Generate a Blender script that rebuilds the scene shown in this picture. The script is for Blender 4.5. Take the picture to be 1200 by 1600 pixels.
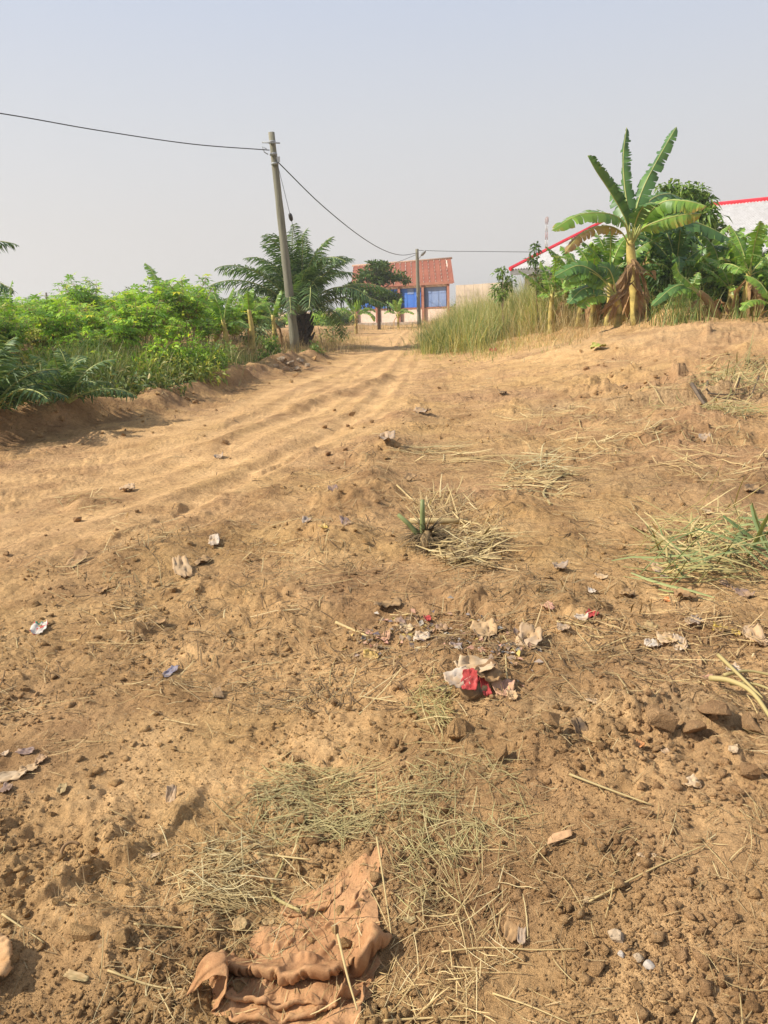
import bpy, bmesh, math, random
import numpy as np
from mathutils import Vector, Matrix

for o in list(bpy.data.objects):
    bpy.data.objects.remove(o, do_unlink=True)
scene = bpy.context.scene
col = scene.collection
R = math.radians
random.seed(7)
rng = np.random.default_rng(7)

# ------------------------------------------------------------------ camera
F, PITCH, ROLL, EYE = 1200.0, R(14.84), R(2.0), 1.5
fw = Vector((0, math.cos(PITCH), -math.sin(PITCH)))
r0 = Vector((1, 0, 0)); u0 = Vector((0, math.sin(PITCH), math.cos(PITCH)))
rt = r0 * math.cos(ROLL) - u0 * math.sin(ROLL)
up = u0 * math.cos(ROLL) + r0 * math.sin(ROLL)
CAM = Vector((0, 0, EYE))
cd = bpy.data.cameras.new('camera'); cam = bpy.data.objects.new('camera', cd); col.objects.link(cam)
cd.sensor_fit = 'VERTICAL'; cd.sensor_height = 36; cd.sensor_width = 27; cd.lens = 36 * F / 1600
cd.clip_start = 0.05; cd.clip_end = 6000
cam.matrix_world = Matrix(((rt.x, up.x, -fw.x, CAM.x), (rt.y, up.y, -fw.y, CAM.y), (rt.z, up.z, -fw.z, CAM.z), (0, 0, 0, 1)))
scene.camera = cam

# ------------------------------------------------------------------ sky and sun
SUN_EL, SUN_AZ = R(42), R(-8)          # from the left
sdir = Vector((-math.cos(SUN_EL) * math.cos(SUN_AZ), math.cos(SUN_EL) * math.sin(SUN_AZ), math.sin(SUN_EL)))
world = bpy.data.worlds.new('World'); scene.world = world; world.use_nodes = True
nt = world.node_tree; nt.nodes.clear()
wo = nt.nodes.new('ShaderNodeOutputWorld')
sky = nt.nodes.new('ShaderNodeTexSky'); sky.sky_type = 'NISHITA'; sky.sun_disc = False
sky.sun_elevation = SUN_EL; sky.sun_rotation = R(-98); sky.dust_density = 6.0; sky.air_density = 1.0
b1 = nt.nodes.new('ShaderNodeBackground'); b1.inputs['Strength'].default_value = 0.07
nt.links.new(sky.outputs[0], b1.inputs['Color'])
tc = nt.nodes.new('ShaderNodeTexCoord'); sx = nt.nodes.new('ShaderNodeSeparateXYZ')
nt.links.new(tc.outputs['Generated'], sx.inputs[0])
rp = nt.nodes.new('ShaderNodeValToRGB'); nt.links.new(sx.outputs['Z'], rp.inputs[0])
e = rp.color_ramp.elements
e[0].position = 0.0; e[0].color = (0.71, 0.675, 0.64, 1)
e[1].position = 1.0; e[1].color = (0.36, 0.43, 0.58, 1)
for p, c in ((0.10, (0.665, 0.645, 0.635)), (0.20, (0.615, 0.63, 0.665)), (0.32, (0.53, 0.585, 0.70))):
    q = e.new(p); q.color = (*c, 1)
b2 = nt.nodes.new('ShaderNodeBackground'); b2.inputs['Strength'].default_value = 0.865
nt.links.new(rp.outputs[0], b2.inputs['Color'])
mx = nt.nodes.new('ShaderNodeMixShader'); mx.inputs[0].default_value = 0.86
nt.links.new(b1.outputs[0], mx.inputs[1]); nt.links.new(b2.outputs[0], mx.inputs[2])
nt.links.new(mx.outputs[0], wo.inputs['Surface'])
sl = bpy.data.lights.new('sun', 'SUN'); sl.energy = 5.0; sl.angle = R(0.9); sl.color = (1.0, 0.93, 0.80)
so = bpy.data.objects.new('sun', sl); col.objects.link(so); so.location = sdir * 50
so.rotation_euler = sdir.to_track_quat('Z', 'Y').to_euler()
vs = scene.view_settings
vs.view_transform = 'Standard'; vs.look = 'None'; vs.exposure = 0.50; vs.gamma = 1.0; vs.use_curve_mapping = False

# ------------------------------------------------------------------ maths helpers
def S01(t):
    t = np.clip(t, 0, 1); return t * t * (3 - 2 * t)

def _hash(i, j, s):
    h = (i.astype(np.int64) * 374761393 + j.astype(np.int64) * 668265263 + s * 1442695041) & 0xFFFFFFFF
    h = ((h ^ (h >> 13)) * 1274126177) & 0xFFFFFFFF
    h = ((h ^ (h >> 16)) * 2246822519) & 0xFFFFFFFF
    return (h ^ (h >> 15)) & 0xFFFFFFFF

def pn(x, y, s=0):                     # gradient noise, about -0.7..0.7
    xi = np.floor(x); yi = np.floor(y); fx = x - xi; fy = y - yi
    u = fx * fx * fx * (fx * (fx * 6 - 15) + 10); v = fy * fy * fy * (fy * (fy * 6 - 15) + 10)
    def g(a, b):
        an = _hash(xi + a, yi + b, s) * (2 * math.pi / 4294967296.0)
        return np.cos(an) * (fx - a) + np.sin(an) * (fy - b)
    n0 = g(0, 0) * (1 - u) + g(1, 0) * u; n1 = g(0, 1) * (1 - u) + g(1, 1) * u
    return n0 * (1 - v) + n1 * v

def fbm(x, y, s=0, o=3, gain=0.5):
    t = 0; a = 1.0
    for k in range(o):
        t = t + a * pn(x, y, s + k * 17); x = x * 2.03 + 5.1; y = y * 2.03 - 3.7; a *= gain
    return t

def lumps(x, y, s=0):                  # broken clods packed in cells, irregular, 0..~0.45
    wx = x + 0.34 * pn(x * 2.1, y * 2.1, s + 300) + 0.16 * pn(x * 5.3, y * 5.3, s + 301)
    wy = y + 0.34 * pn(x * 2.1 + 9, y * 2.1, s + 302) + 0.16 * pn(x * 5.3, y * 5.3 + 4, s + 303)
    xi = np.floor(wx); yi = np.floor(wy); best = np.zeros_like(x)
    for a in (-1, 0, 1):
        for b in (-1, 0, 1):
            hh = _hash(xi + a, yi + b, s)
            h1 = (hh & 1023) / 1023.0; h2 = ((hh >> 10) & 1023) / 1023.0; h3 = ((hh >> 20) & 1023) / 1023.0
            dx = wx - (xi + a + 0.1 + 0.8 * h1); dy = wy - (yi + b + 0.1 + 0.8 * h2)
            r = 0.10 + 0.5 * h3 * h3
            q = np.maximum(r - np.maximum(np.abs(dx) * 0.92 + np.abs(dy) * 0.35, np.abs(dy) * 0.95 + np.abs(dx) * 0.2), 0)
            best = np.maximum(best, np.minimum(q * 2.2, r * (0.75 + 0.35 * h1) + 0.5 * (dx * (h2 - 0.5) + dy * (h1 - 0.5)) * (q > 0)))
    return np.maximum(best, 0)

def arr(v): return np.atleast_1d(np.asarray(v, dtype=float))

def polydist(x, y, pts):               # signed distance (right of travel is positive) and length along
    best = np.full(x.shape, 1e9); sd = np.full(x.shape, 1e9); al = np.zeros(x.shape); acc = 0
    for (ax, ay), (bx, by) in zip(pts[:-1], pts[1:]):
        dx, dy = bx - ax, by - ay; L = math.hypot(dx, dy) + 1e-9
        t = np.clip(((x - ax) * dx + (y - ay) * dy) / (L * L), 0, 1)
        qx = x - ax - t * dx; qy = y - ay - t * dy; d = np.hypot(qx, qy)
        m = d < best
        best = np.where(m, d, best); sd = np.where(m, np.where(qx * dy - qy * dx > 0, d, -d), sd)
        al = np.where(m, acc + t * L, al); acc += L
    return sd, al

def ray(px, py):
    return fw * F + rt * (px - 600) - up * (py - 800)

def at(px, py, y):                     # the point seen at this place of the picture, y metres away
    d = ray(px, py); return CAM + d * (y / d.y)

_ts = np.concatenate([np.linspace(0.9, 12, 900), np.linspace(12.01, 45, 900), np.linspace(45.1, 400, 700)])
def cast(px, py, hf):
    d = ray(px, py); d = d / d.y
    z = EYE + d.z * _ts; h = hf(d.x * _ts, _ts * 1.0)
    k = np.nonzero(z < h)[0]
    k = k[0] if len(k) else len(_ts) - 1
    return Vector((d.x * _ts[k], _ts[k], float(h[k])))

# ------------------------------------------------------------------ terrain
BERM = np.array([(0, -5.6), (5, -5.3), (8.6, -4.5), (12, -4.1), (16.7, -3.5), (23, -2.7), (28, -2.3), (40, -1.4), (60, -0.6), (90, 0)])
ROAD = np.array([(0, -4.2), (3, -3.4), (5.5, -2.7), (8, -2.1), (13, -1.15), (22, 0.0), (40, 1.5), (75, 2.6), (120, 3.0)])
def berm_x(y): return np.interp(y, BERM[:, 0], BERM[:, 1])
def road_x(y): return np.interp(y, ROAD[:, 0], ROAD[:, 1])

def macro(x, y):
    x = arr(x); y = arr(y)
    z = 0.98 * S01((x - 0.9 - 0.035 * np.minimum(y, 40)) / 6.2) * S01((y - 5.5) / 14) * (1 - 0.35 * S01((y - 40) / 40))
    z = z + 0.36 * S01((berm_x(y) - x) / 1.5) * S01((y - 4) / 5) * (1 - 0.6 * S01((y - 40) / 30))
    z = z + 0.16 * S01((x + 0.6) / 1.6) * S01((6 - y) / 3.5) * S01((y + 1) / 3)
    z = z + 0.10 * fbm(x / 3.1, y / 3.1, 3, 2)
    z = z + 1.5 * S01((y - 120) / 300) * fbm(x / 90, y / 90, 77, 2)
    return z

def gp(px, py):
    v = cast(px, py, macro); return (v.x, v.y)

def PL(*pts): return [gp(*p) for p in pts]
RUTS = [  # (polyline, half width, depth)
    (PL((-120, 925), (60, 868), (250, 803), (400, 738), (520, 680), (590, 625), (630, 570), (646, 535)), 0.14, 0.058),
    (PL((-120, 800), (150, 760), (350, 703), (480, 648), (580, 592), (622, 548), (640, 520)), 0.15, 0.042),
    (PL((-120, 748), (150, 724), (330, 683), (460, 622), (560, 572), (610, 541), (632, 516)), 0.15, 0.046),
    (PL((-120, 990), (60, 905), (200, 838), (330, 775), (450, 712), (540, 655)), 0.14, 0.046),
    (PL((-100, 715), (120, 706), (300, 668), (430, 612), (540, 566)), 0.175, 0.019),
    (PL((500, 700), (570, 655), (622, 600), (650, 560)), 0.200, 0.022),
    (PL((640, 690), (780, 610), (850, 575), (1000, 552)), 0.250, 0.019),
]
RIDGES = [  # (polyline, right width, left width, height)
    (PL((-120, 676), (20, 672), (130, 660), (215, 648), (300, 622), (370, 597), (440, 575), (510, 560)), 0.34, 0.6, 0.36),
    (PL((180, 905), (330, 838), (400, 795), (470, 742), (500, 705)), 0.22, 0.16, 0.055),
    (PL((520, 880), (570, 800), (590, 745), (608, 690), (650, 640)), 0.25, 0.3, 0.09),
    (PL((450, 645), (530, 618), (590, 598), (612, 588)), 0.16, 0.2, 0.10),
    (PL((150, 850), (225, 818), (278, 797), (300, 780)), 0.03, 0.16, 0.055),
    (PL((400, 742), (440, 722), (480, 697)), 0.03, 0.14, 0.05),
    (PL((90, 800), (140, 790), (190, 782)), 0.15, 0.15, 0.06),
    (PL((130, 905), (180, 890), (240, 870), (320, 885)), 0.14, 0.2, 0.07),
    (PL((860, 655), (960, 645), (1080, 632), (1220, 620)), 0.12, 0.5, 0.2),
    (PL((820, 678), (900, 668), (1000, 668)), 0.10, 0.4, 0.06),
    (PL((940, 690), (1050, 672), (1220, 668)), 0.5, 0.5, 0.12),
    (PL((780, 770), (820, 830), (810, 880)), 0.18, 0.25, 0.05),
    (PL((-60, 1480), (75, 1410), (130, 1372), (238, 1325), (262, 1302), (300, 1262), (318, 1230)), 0.012, 0.05, 0.024),
    (PL((-40, 1420), (60, 1350), (120, 1320), (190, 1290)), 0.02, 0.05, 0.018),
    (PL((100, 1450), (200, 1475), (250, 1500)), 0.03, 0.05, 0.02),
    (PL((240, 1120), (262, 1070), (300, 1060)), 0.08, 0.08, 0.03),
    (PL((850, 1150), (950, 1125), (1080, 1120), (1220, 1130)), 0.10, 0.25, 0.06),
    (PL((540, 1110), (640, 1060), (700, 1055), (800, 1090)), 0.14, 0.25, 0.05),
    (PL((390, 1200), (500, 1180), (620, 1160)), 0.08, 0.12, 0.02),
    (PL((1000, 507), (1060, 503), (1130, 496), (1230, 494)), 0.4, 0.7, 0.30),
    (PL((700, 548), (800, 535), (900, 520), (1000, 515)), 0.4, 0.5, 0.12),
]
ROUGHER = [(gp(1050, 600), 1.6, 1.3), (gp(1180, 600), 1.6, 1.3), (gp(940, 610), 1.2, 1.0), (gp(1150, 520), 2.0, 1.4), (gp(1000, 700), .9, .7), (gp(560, 990), .45, .5), (gp(950, 1130), .3, .8), (gp(1150, 700), 0.9, 0.8)]
CLEATS = PL((300, 880), (390, 810), (500, 735), (575, 672), (620, 620))
SMOOTH = [(gp(470, 1480), 0.22), (gp(230, 1180), 0.34), (gp(110, 1180), 0.25), (gp(1080, 1420), 0.4), (gp(600, 690), 0.5), (gp(820, 850), 0.35)]

def road_w(x, y):
    x = arr(x); y = arr(y)
    c = road_x(y); n = 0.35 * fbm(x / 1.3, y / 1.3, 21, 3)
    right = np.interp(y, [0, 4, 6, 9, 14, 22, 40, 80], [0.45, 0.75, 1.35, 2.0, 1.9, 1.6, 1.6, 1.6])
    left = np.interp(y, [0, 4, 9, 14, 22, 40, 80], [2.0, 2.1, 1.95, 1.7, 1.6, 1.7, 1.7])
    d = x - c
    return S01((right - d + n) / 0.5) * S01((left + d + n) / 0.5) * (1 - S01((y - 95) / 15))

def near_idx(x, y, pts, m):
    P = np.array(pts)
    return np.nonzero((x > P[:, 0].min() - m) & (x < P[:, 0].max() + m) & (y > P[:, 1].min() - m) & (y < P[:, 1].max() + m))[0]

def height(x, y):
    x = arr(x); y = arr(y)
    z = macro(x, y)
    rw = road_w(x, y)
    for pts, w, dep in RUTS:
        i = near_idx(x, y, pts, 3.2 * w)
        if not len(i): continue
        X, Y = x[i], y[i]
        sd, al = polydist(X, Y, pts)
        sd = sd + 0.05 * pn(al / 0.6, sd * 0, 5)
        k = 0.66 * np.clip(0.8 + 1.1 * pn(al / 2.4, sd * 0.3, 8), 0.1, 1.5) * (1 - 0.55 * S01((Y - 8) / 10))
        z[i] += -dep * k * np.exp(-(sd / w) ** 4) + dep * 0.75 * k * np.exp(-((np.abs(sd) - 1.7 * w) / (0.55 * w)) ** 2)
    rough = 1 - 0.72 * rw
    for pts, wr, wl, hh in RIDGES:
        sc = max(wr, wl)
        i = near_idx(x, y, pts, 3.2 * sc)
        if not len(i): continue
        X, Y = x[i], y[i]
        sd, al = polydist(X, Y, pts)
        sd = sd + 0.45 * sc * fbm(X / (2.2 * sc), Y / (2.2 * sc), 31, 2)
        prof = np.exp(-(np.where(sd > 0, sd / wr, sd / wl)) ** 2)
        m = 0.8 + 0.8 * pn(X / (3 * sc), Y / (3 * sc), 12)
        prof = prof * S01(np.minimum(al, al.max() - al) / (1.3 * sc))
        z[i] += hh * np.clip(m, 0.15, 1.5) * prof
        if sc > 0.14: rough[i] += 0.55 * prof
    for (cx, cy), rr, am in ROUGHER:
        rough = rough + am * np.exp(-((x - cx) ** 2 + (y - cy) ** 2) / (rr * rr))
    for (cx, cy), rr in SMOOTH:
        rough = rough * (1 - 0.65 * np.exp(-((x - cx) ** 2 + (y - cy) ** 2) / (rr * rr)))
    i = near_idx(x, y, CLEATS, 0.5)
    if len(i):
        X, Y = x[i], y[i]
        sd, al = polydist(X, Y, CLEATS)
        cl = S01((0.27 - np.abs(sd)) / 0.08) * np.clip(0.6 + 1.1 * pn(X / 0.5, Y / 0.5, 44), 0, 1)
        rough[i] *= 1 - 0.6 * cl
        z[i] += cl * 0.014 * np.sin(al * 2 * math.pi / 0.15 + 3 * sd)
    i = np.nonzero(y < 70)[0]
    if not len(i): return z
    X, Y = x[i], y[i]; r = rough[i]; w = rw[i]
    r = r * np.clip(0.8 + 0.9 * fbm(X / 1.1, Y / 1.1, 61, 2), 0.2, 1.5) * (1 - 0.4 * S01((Y - 30) / 30))
    z[i] += r * (0.055 * fbm(X / 0.85, Y / 0.85, 9, 3) + 0.035 * np.abs(fbm(X / 0.33, Y / 0.33, 13, 2)))
    z[i] += w * 0.011 * fbm((X - road_x(Y)) / 0.17 + 1.2 * pn(X / 1.5, Y / 1.5, 73), Y / 3.0, 71, 3)
    z[i] += w * 0.05 * S01((fbm(X / 1.3, Y / 2.2, 75, 2) - 0.18) / 0.3) * np.abs(fbm(X / 0.16, Y / 0.16, 76, 3))
    j = np.nonzero(Y < 30)[0]; X1, Y1, r1, w1 = X[j], Y[j], r[j], w[j]; i1 = i[j]
    if not len(j): return z
    f1 = S01((30 - Y1) / 12); clm = S01((0.12 + fbm(X1 / 0.6, Y1 / 0.6, 83, 2)) / 0.35)
    z[i1] += r1 * f1 * (0.05 + 0.035 * S01((Y1 - 5) / 4)) * (0.25 + clm) * lumps(X1 / 0.34, Y1 / 0.34, 5)
    z[i1] += (0.25 + r1) * f1 * (0.016 * fbm(X1 / 0.2, Y1 / 0.2, 35, 4, 0.65) + 0.016 * S01((Y1 - 3.5) / 3) * S01((15 - Y1) / 5) * np.minimum(r1, 1.2) * np.abs(fbm(X1 / 0.16, Y1 / 0.16, 36, 2, 0.6)))
    z[i1] += w1 * f1 * 0.04 * S01((fbm(X1 / 0.9, Y1 / 0.9, 37, 2) - 0.05) / 0.4) * lumps(X1 / 0.2, Y1 / 0.2, 45)
    k = np.nonzero(Y1 < 10)[0]; X2, Y2, r2 = X1[k], Y1[k], r1[k]; i2 = i1[k]; f2 = S01((10 - Y2) / 5); f3 = S01((5.5 - Y2) / 2.5); c2 = clm[k]
    if not len(k): return z
    z[i2] += r2 * f2 * 0.036 * (0.12 + c2) * lumps(X2 / 0.13, Y2 / 0.13, 15)
    z[i2] += r2 * f3 * 0.013 * (0.15 + 0.9 * c2) * lumps(X2 / 0.055, Y2 / 0.055, 25)
    z[i2] += r2 * f3 * 0.009 * (0.5 + 0.6 * c2) * lumps(X2 / 0.026, Y2 / 0.026, 27)
    z[i2] += (0.3 + r2) * f3 * (0.011 * fbm(X2 / 0.08, Y2 / 0.08, 33, 4, 0.62) + 0.010 * np.abs(fbm(X2 / 0.05, Y2 / 0.05, 39, 3, 0.6)))
    return z

def H(x, y): return float(height(arr(x), arr(y))[0])
def gpix(px, py):                     # many picture places at once, on the ground's broad shape
    px = arr(px); py = arr(py); r_, u_, f_ = np.array(rt), np.array(up), np.array(fw)
    d = f_[None] * F + r_[None] * (px - 600)[:, None] - u_[None] * (py - 800)[:, None]
    d = d / d[:, 1:2]; z = np.zeros_like(px); 
    for _ in range(12):
        t = np.clip((z - EYE) / np.minimum(d[:, 2], -1e-3), 0.6, 120); z = 0.5 * z + 0.5 * macro(d[:, 0] * t, t)
    return d[:, 0] * t, t
def gh(px, py):                        # ground point under this place of the picture, on the finished surface
    d = ray(px, py); d = d / d.y
    y0 = cast(px, py, macro).y
    ts = np.linspace(max(0.7, y0 * 0.80), y0 * 1.2 + 0.1, 160)
    h = height(d.x * ts, ts); k = np.nonzero(EYE + d.z * ts < h)[0]
    k = k[0] if len(k) else 159
    return Vector((d.x * ts[k], ts[k], float(h[k])))

# ------------------------------------------------------------------ materials
def N(t, typ, **kw):
    n = t.nodes.new(typ)
    for k, v in kw.items():
        if k in n.inputs: n.inputs[k].default_value = v
        else: setattr(n, k, v)
    return n

def newmat(name):
    m = bpy.data.materials.new(name); m.use_nodes = True
    t = m.node_tree; bs = t.nodes['Principled BSDF']
    return m, t, bs, t.nodes['Material Output']

def noise(t, scale, detail=4, rough=0.6, vec=None, dist=0.0):
    n = N(t, 'ShaderNodeTexNoise', Scale=scale, Detail=detail, Roughness=rough, Distortion=dist)
    if vec is not None: t.links.new(vec, n.inputs['Vector'])
    return n.outputs['Fac']

def ramp(t, fac, stops):
    r = N(t, 'ShaderNodeValToRGB'); t.links.new(fac, r.inputs[0]); el = r.color_ramp.elements
    el[0].position, el[0].color = stops[0][0], (*stops[0][1], 1)
    el[1].position, el[1].color = stops[-1][0], (*stops[-1][1], 1)
    for p, c in stops[1:-1]:
        q = el.new(p); q.color = (*c, 1)
    return r.outputs[0]

def mixc(t, fac, a, b, mode='MIX'):
    m = N(t, 'ShaderNodeMix', data_type='RGBA', blend_type=mode)
    if isinstance(fac, (int, float)): m.inputs[0].default_value = fac
    else: t.links.new(fac, m.inputs[0])
    for i, c in ((6, a), (7, b)):
        if isinstance(c, tuple): m.inputs[i].default_value = (*c, 1)
        else: t.links.new(c, m.inputs[i])
    return m.outputs[2]

def mth(t, op, a, b=None, c=None):
    m = N(t, 'ShaderNodeMath', operation=op)
    for i, v in enumerate((a, b, c)):
        if v is None: continue
        if isinstance(v, (int, float)): m.inputs[i].default_value = v
        else: t.links.new(v, m.inputs[i])
    return m.outputs[0]

def bump(t, bs, h, strength, dist):
    b = N(t, 'ShaderNodeBump', Strength=strength, Distance=dist); t.links.new(h, b.inputs['Height'])
    t.links.new(b.outputs[0], bs.inputs['Normal'])

def pos(t): return N(t, 'ShaderNodeNewGeometry').outputs['Position']
def obc(t): return N(t, 'ShaderNodeTexCoord').outputs['Object']

def soil_mat(name, ground=True):
    m, t, bs, out = newmat(name)
    p = pos(t)
    big = noise(t, 0.45, 4, 0.6, p); mid = noise(t, 3.0, 5, 0.65, p); fin = noise(t, 22, 6, 0.7, p); gr = noise(t, 130, 4, 0.7, p)
    base = ramp(t, mid, [(0.28, (0.440, 0.260, 0.115)), (0.5, (0.558, 0.349, 0.152)), (0.72, (0.675, 0.442, 0.204))])
    redd = ramp(t, mid, [(0.3, (0.389, 0.225, 0.112)), (0.7, (0.551, 0.339, 0.173))])
    c = mixc(t, ramp(t, big, [(0.42, (0, 0, 0)), (0.6, (1, 1, 1))]), base, redd)
    if ground:
        at_ = N(t, 'ShaderNodeAttribute', attribute_name='soil'); sp = N(t, 'ShaderNodeSeparateColor'); t.links.new(at_.outputs['Color'], sp.inputs[0])
        road = ramp(t, mid, [(0.3, (0.529, 0.327, 0.149)), (0.7, (0.667, 0.427, 0.210))])
        c = mixc(t, sp.outputs[0], c, road)
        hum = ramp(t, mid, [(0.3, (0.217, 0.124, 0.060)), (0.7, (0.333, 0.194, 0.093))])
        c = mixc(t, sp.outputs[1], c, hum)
        pale = ramp(t, fin, [(0.3, (0.36, 0.24, 0.125)), (0.7, (0.52, 0.37, 0.21))])
        c = mixc(t, sp.outputs[2], c, pale)
    c = mixc(t, 1.0, c, ramp(t, fin, [(0.25, (0.62, 0.59, 0.57)), (0.5, (1, 1, 1)), (0.8, (1.2, 1.2, 1.18))]), 'MULTIPLY')
    c = mixc(t, 1.0, c, ramp(t, gr, [(0.3, (0.78, 0.77, 0.76)), (0.6, (1.08, 1.08, 1.08))]), 'MULTIPLY')
    g2 = noise(t, 420, 2, 0.6, p)
    c = mixc(t, 1.0, c, ramp(t, g2, [(0.32, (0.72, 0.70, 0.68)), (0.5, (1, 1, 1)), (0.68, (1.18, 1.18, 1.18))]), 'MULTIPLY')
    md = noise(t, 1.4, 5, 0.7, p, 0.6)
    c = mixc(t, 1.0, c, ramp(t, md, [(0.3, (0.72, 0.68, 0.66)), (0.5, (1, 1, 1)), (0.72, (1.12, 1.12, 1.12))]), 'MULTIPLY')
    # specks of old straw and pale grit
    sc = N(t, 'ShaderNodeMapping'); sc.inputs['Scale'].default_value = (1, 1, 1); t.links.new(p, sc.inputs[0])
    vo = N(t, 'ShaderNodeTexVoronoi', Scale=48.0); t.links.new(p, vo.inputs['Vector'])
    sp2 = N(t, 'ShaderNodeSeparateColor'); t.links.new(vo.outputs['Color'], sp2.inputs[0])
    sel = mth(t, 'MULTIPLY', mth(t, 'GREATER_THAN', sp2.outputs[0], 0.9), mth(t, 'LESS_THAN', vo.outputs['Distance'], 0.26))
    c = mixc(t, mth(t, 'MULTIPLY', sel, 0.45), c, (0.50, 0.37, 0.22))
    v2 = N(t, 'ShaderNodeTexVoronoi', Scale=17.0); t.links.new(p, v2.inputs['Vector']); s3 = N(t, 'ShaderNodeSeparateColor'); t.links.new(v2.outputs['Color'], s3.inputs[0])
    ds = mth(t, 'MULTIPLY', mth(t, 'GREATER_THAN', s3.outputs[0], 0.80), mth(t, 'LESS_THAN', mth(t, 'ADD', v2.outputs['Distance'], mth(t, 'MULTIPLY', fin, 0.5)), 0.52))
    if ground: ds = mth(t, 'MULTIPLY', ds, mth(t, 'SUBTRACT', 1.0, sp.outputs[0]))
    c = mixc(t, mth(t, 'MULTIPLY', ds, 0.45), c, (0.16, 0.09, 0.045))
    t.links.new(c, bs.inputs['Base Color']); bs.inputs['Roughness'].default_value = 0.95
    bs.inputs['Specular IOR Level'].default_value = 0.12
    n1 = noise(t, 38, 8, 0.75, p); n2 = noise(t, 260, 4, 0.7, p); n3 = noise(t, 11, 6, 0.75, p); vb = N(t, 'ShaderNodeTexVoronoi', Scale=26.0); t.links.new(mixc(t, 0.06, p, N(t, 'ShaderNodeTexNoise', Scale=20.0).outputs['Color']), vb.inputs['Vector'])
    hh = mth(t, 'ADD', mth(t, 'ADD', n1, mth(t, 'MULTIPLY', n2, 0.4)), mth(t, 'MULTIPLY', n3, 1.3)); hh = mth(t, 'SUBTRACT', hh, mth(t, 'MULTIPLY', vb.outputs['Distance'], 0.55))
    if ground: hh = mth(t, 'MULTIPLY', hh, mth(t, 'SUBTRACT', 1.0, mth(t, 'MULTIPLY', sp.outputs[0], 0.45)))
    bump(t, bs, hh, 0.9, 0.030)
    return m

def plain(name, c, rough=0.7, var=0.2, scale=8, spec=0.3, bmp=0.0, metal=0.0, obj=True):
    m, t, bs, out = newmat(name)
    n = noise(t, scale, 6, 0.65, obc(t) if obj else pos(t))
    lo = tuple(max(0, v * (1 - var * 1.6)) for v in c); hi = tuple(min(1, v * (1 + var)) for v in c)
    t.links.new(ramp(t, n, [(0.3, lo), (0.5, c), (0.72, hi)]), bs.inputs['Base Color'])
    bs.inputs['Roughness'].default_value = rough; bs.inputs['Specular IOR Level'].default_value = spec; bs.inputs['Metallic'].default_value = metal
    if bmp: bump(t, bs, n, bmp, 0.02)
    return m

def leafmat(name, stops, trans=0.3, rough=0.5, spec=0.3, patch=None, attr=False):
    """colour varies leaf by leaf; light passes through"""
    m, t, bs, out = newmat(name)
    g = N(t, 'ShaderNodeNewGeometry')
    c = ramp(t, g.outputs['Random Per Island'], stops)
    n = noise(t, 1.1, 3, 0.6, g.outputs['Position'])
    c = mixc(t, 1.0, c, ramp(t, n, [(0.3, (0.68, 0.72, 0.7)), (0.7, (1.25, 1.2, 1.1))]), 'MULTIPLY')
    if attr:
        a = N(t, 'ShaderNodeAttribute', attribute_name='age')
        nn = noise(t, 9, 5, 0.65, g.outputs['Position'])
        f = mth(t, 'ADD', a.outputs['Fac'], mth(t, 'MULTIPLY', mth(t, 'SUBTRACT', nn, 0.5), 0.55))
        yel = mixc(t, ramp(t, f, [(0.35, (0, 0, 0)), (0.6, (1, 1, 1))]), c, (0.36, 0.27, 0.05))
        c = mixc(t, ramp(t, f, [(0.6, (0, 0, 0)), (0.85, (1, 1, 1))]), yel, ramp(t, nn, [(0.3, (0.17, 0.085, 0.035)), (0.7, (0.42, 0.27, 0.13))]))
    t.links.new(c, bs.inputs['Base Color']); bs.inputs['Roughness'].default_value = rough; bs.inputs['Specular IOR Level'].default_value = spec
    tr = N(t, 'ShaderNodeBsdfTranslucent'); t.links.new(mixc(t, 1.0, c, (1.25, 1.3, 0.6), 'MULTIPLY'), tr.inputs['Color'])
    ms = N(t, 'ShaderNodeMixShader'); ms.inputs[0].default_value = trans
    t.links.new(bs.outputs[0], ms.inputs[1]); t.links.new(tr.outputs[0], ms.inputs[2]); t.links.new(ms.outputs[0], out.inputs['Surface'])
    return m

M = {}
M['soil'] = soil_mat('bare_soil'); M['clod'] = soil_mat('soil_clod', False)
M['straw'] = leafmat('straw', [(0.0, (0.30, 0.205, 0.095)), (0.45, (0.46, 0.34, 0.165)), (0.8, (0.58, 0.45, 0.235)), (1.0, (0.62, 0.52, 0.32))], 0.12, 0.6)
M['oldstraw'] = leafmat('weathered_straw', [(0.0, (0.17, 0.105, 0.055)), (0.5, (0.30, 0.20, 0.10)), (1.0, (0.45, 0.33, 0.18))], 0.1, 0.7)
M['cutgrass'] = leafmat('cut_grass', [(0.0, (0.20, 0.19, 0.075)), (0.35, (0.33, 0.28, 0.12)), (0.7, (0.45, 0.36, 0.17)), (1.0, (0.58, 0.46, 0.25))], 0.15, 0.6)
M['greenblade'] = leafmat('green_blade', [(0.0, (0.13, 0.18, 0.07)), (1.0, (0.30, 0.33, 0.15))], 0.2, 0.5)
M['tallgrass'] = leafmat('tall_grass', [(0.0, (0.105, 0.180, 0.045)), (0.3, (0.225, 0.285, 0.083)), (0.55, (0.405, 0.405, 0.150)), (0.8, (0.600, 0.495, 0.225)), (1.0, (0.600, 0.540, 0.285))], 0.3, 0.5)
M['drygrass'] = leafmat('dry_grass', [(0.0, (0.240, 0.180, 0.090)), (0.5, (0.450, 0.330, 0.180)), (1.0, (0.600, 0.465, 0.255))], 0.2, 0.7)
M['weed'] = leafmat('weeds', [(0.0, (0.075, 0.135, 0.038)), (0.5, (0.165, 0.225, 0.060)), (0.8, (0.300, 0.300, 0.105)), (1.0, (0.480, 0.390, 0.180))], 0.25, 0.5)
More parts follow.
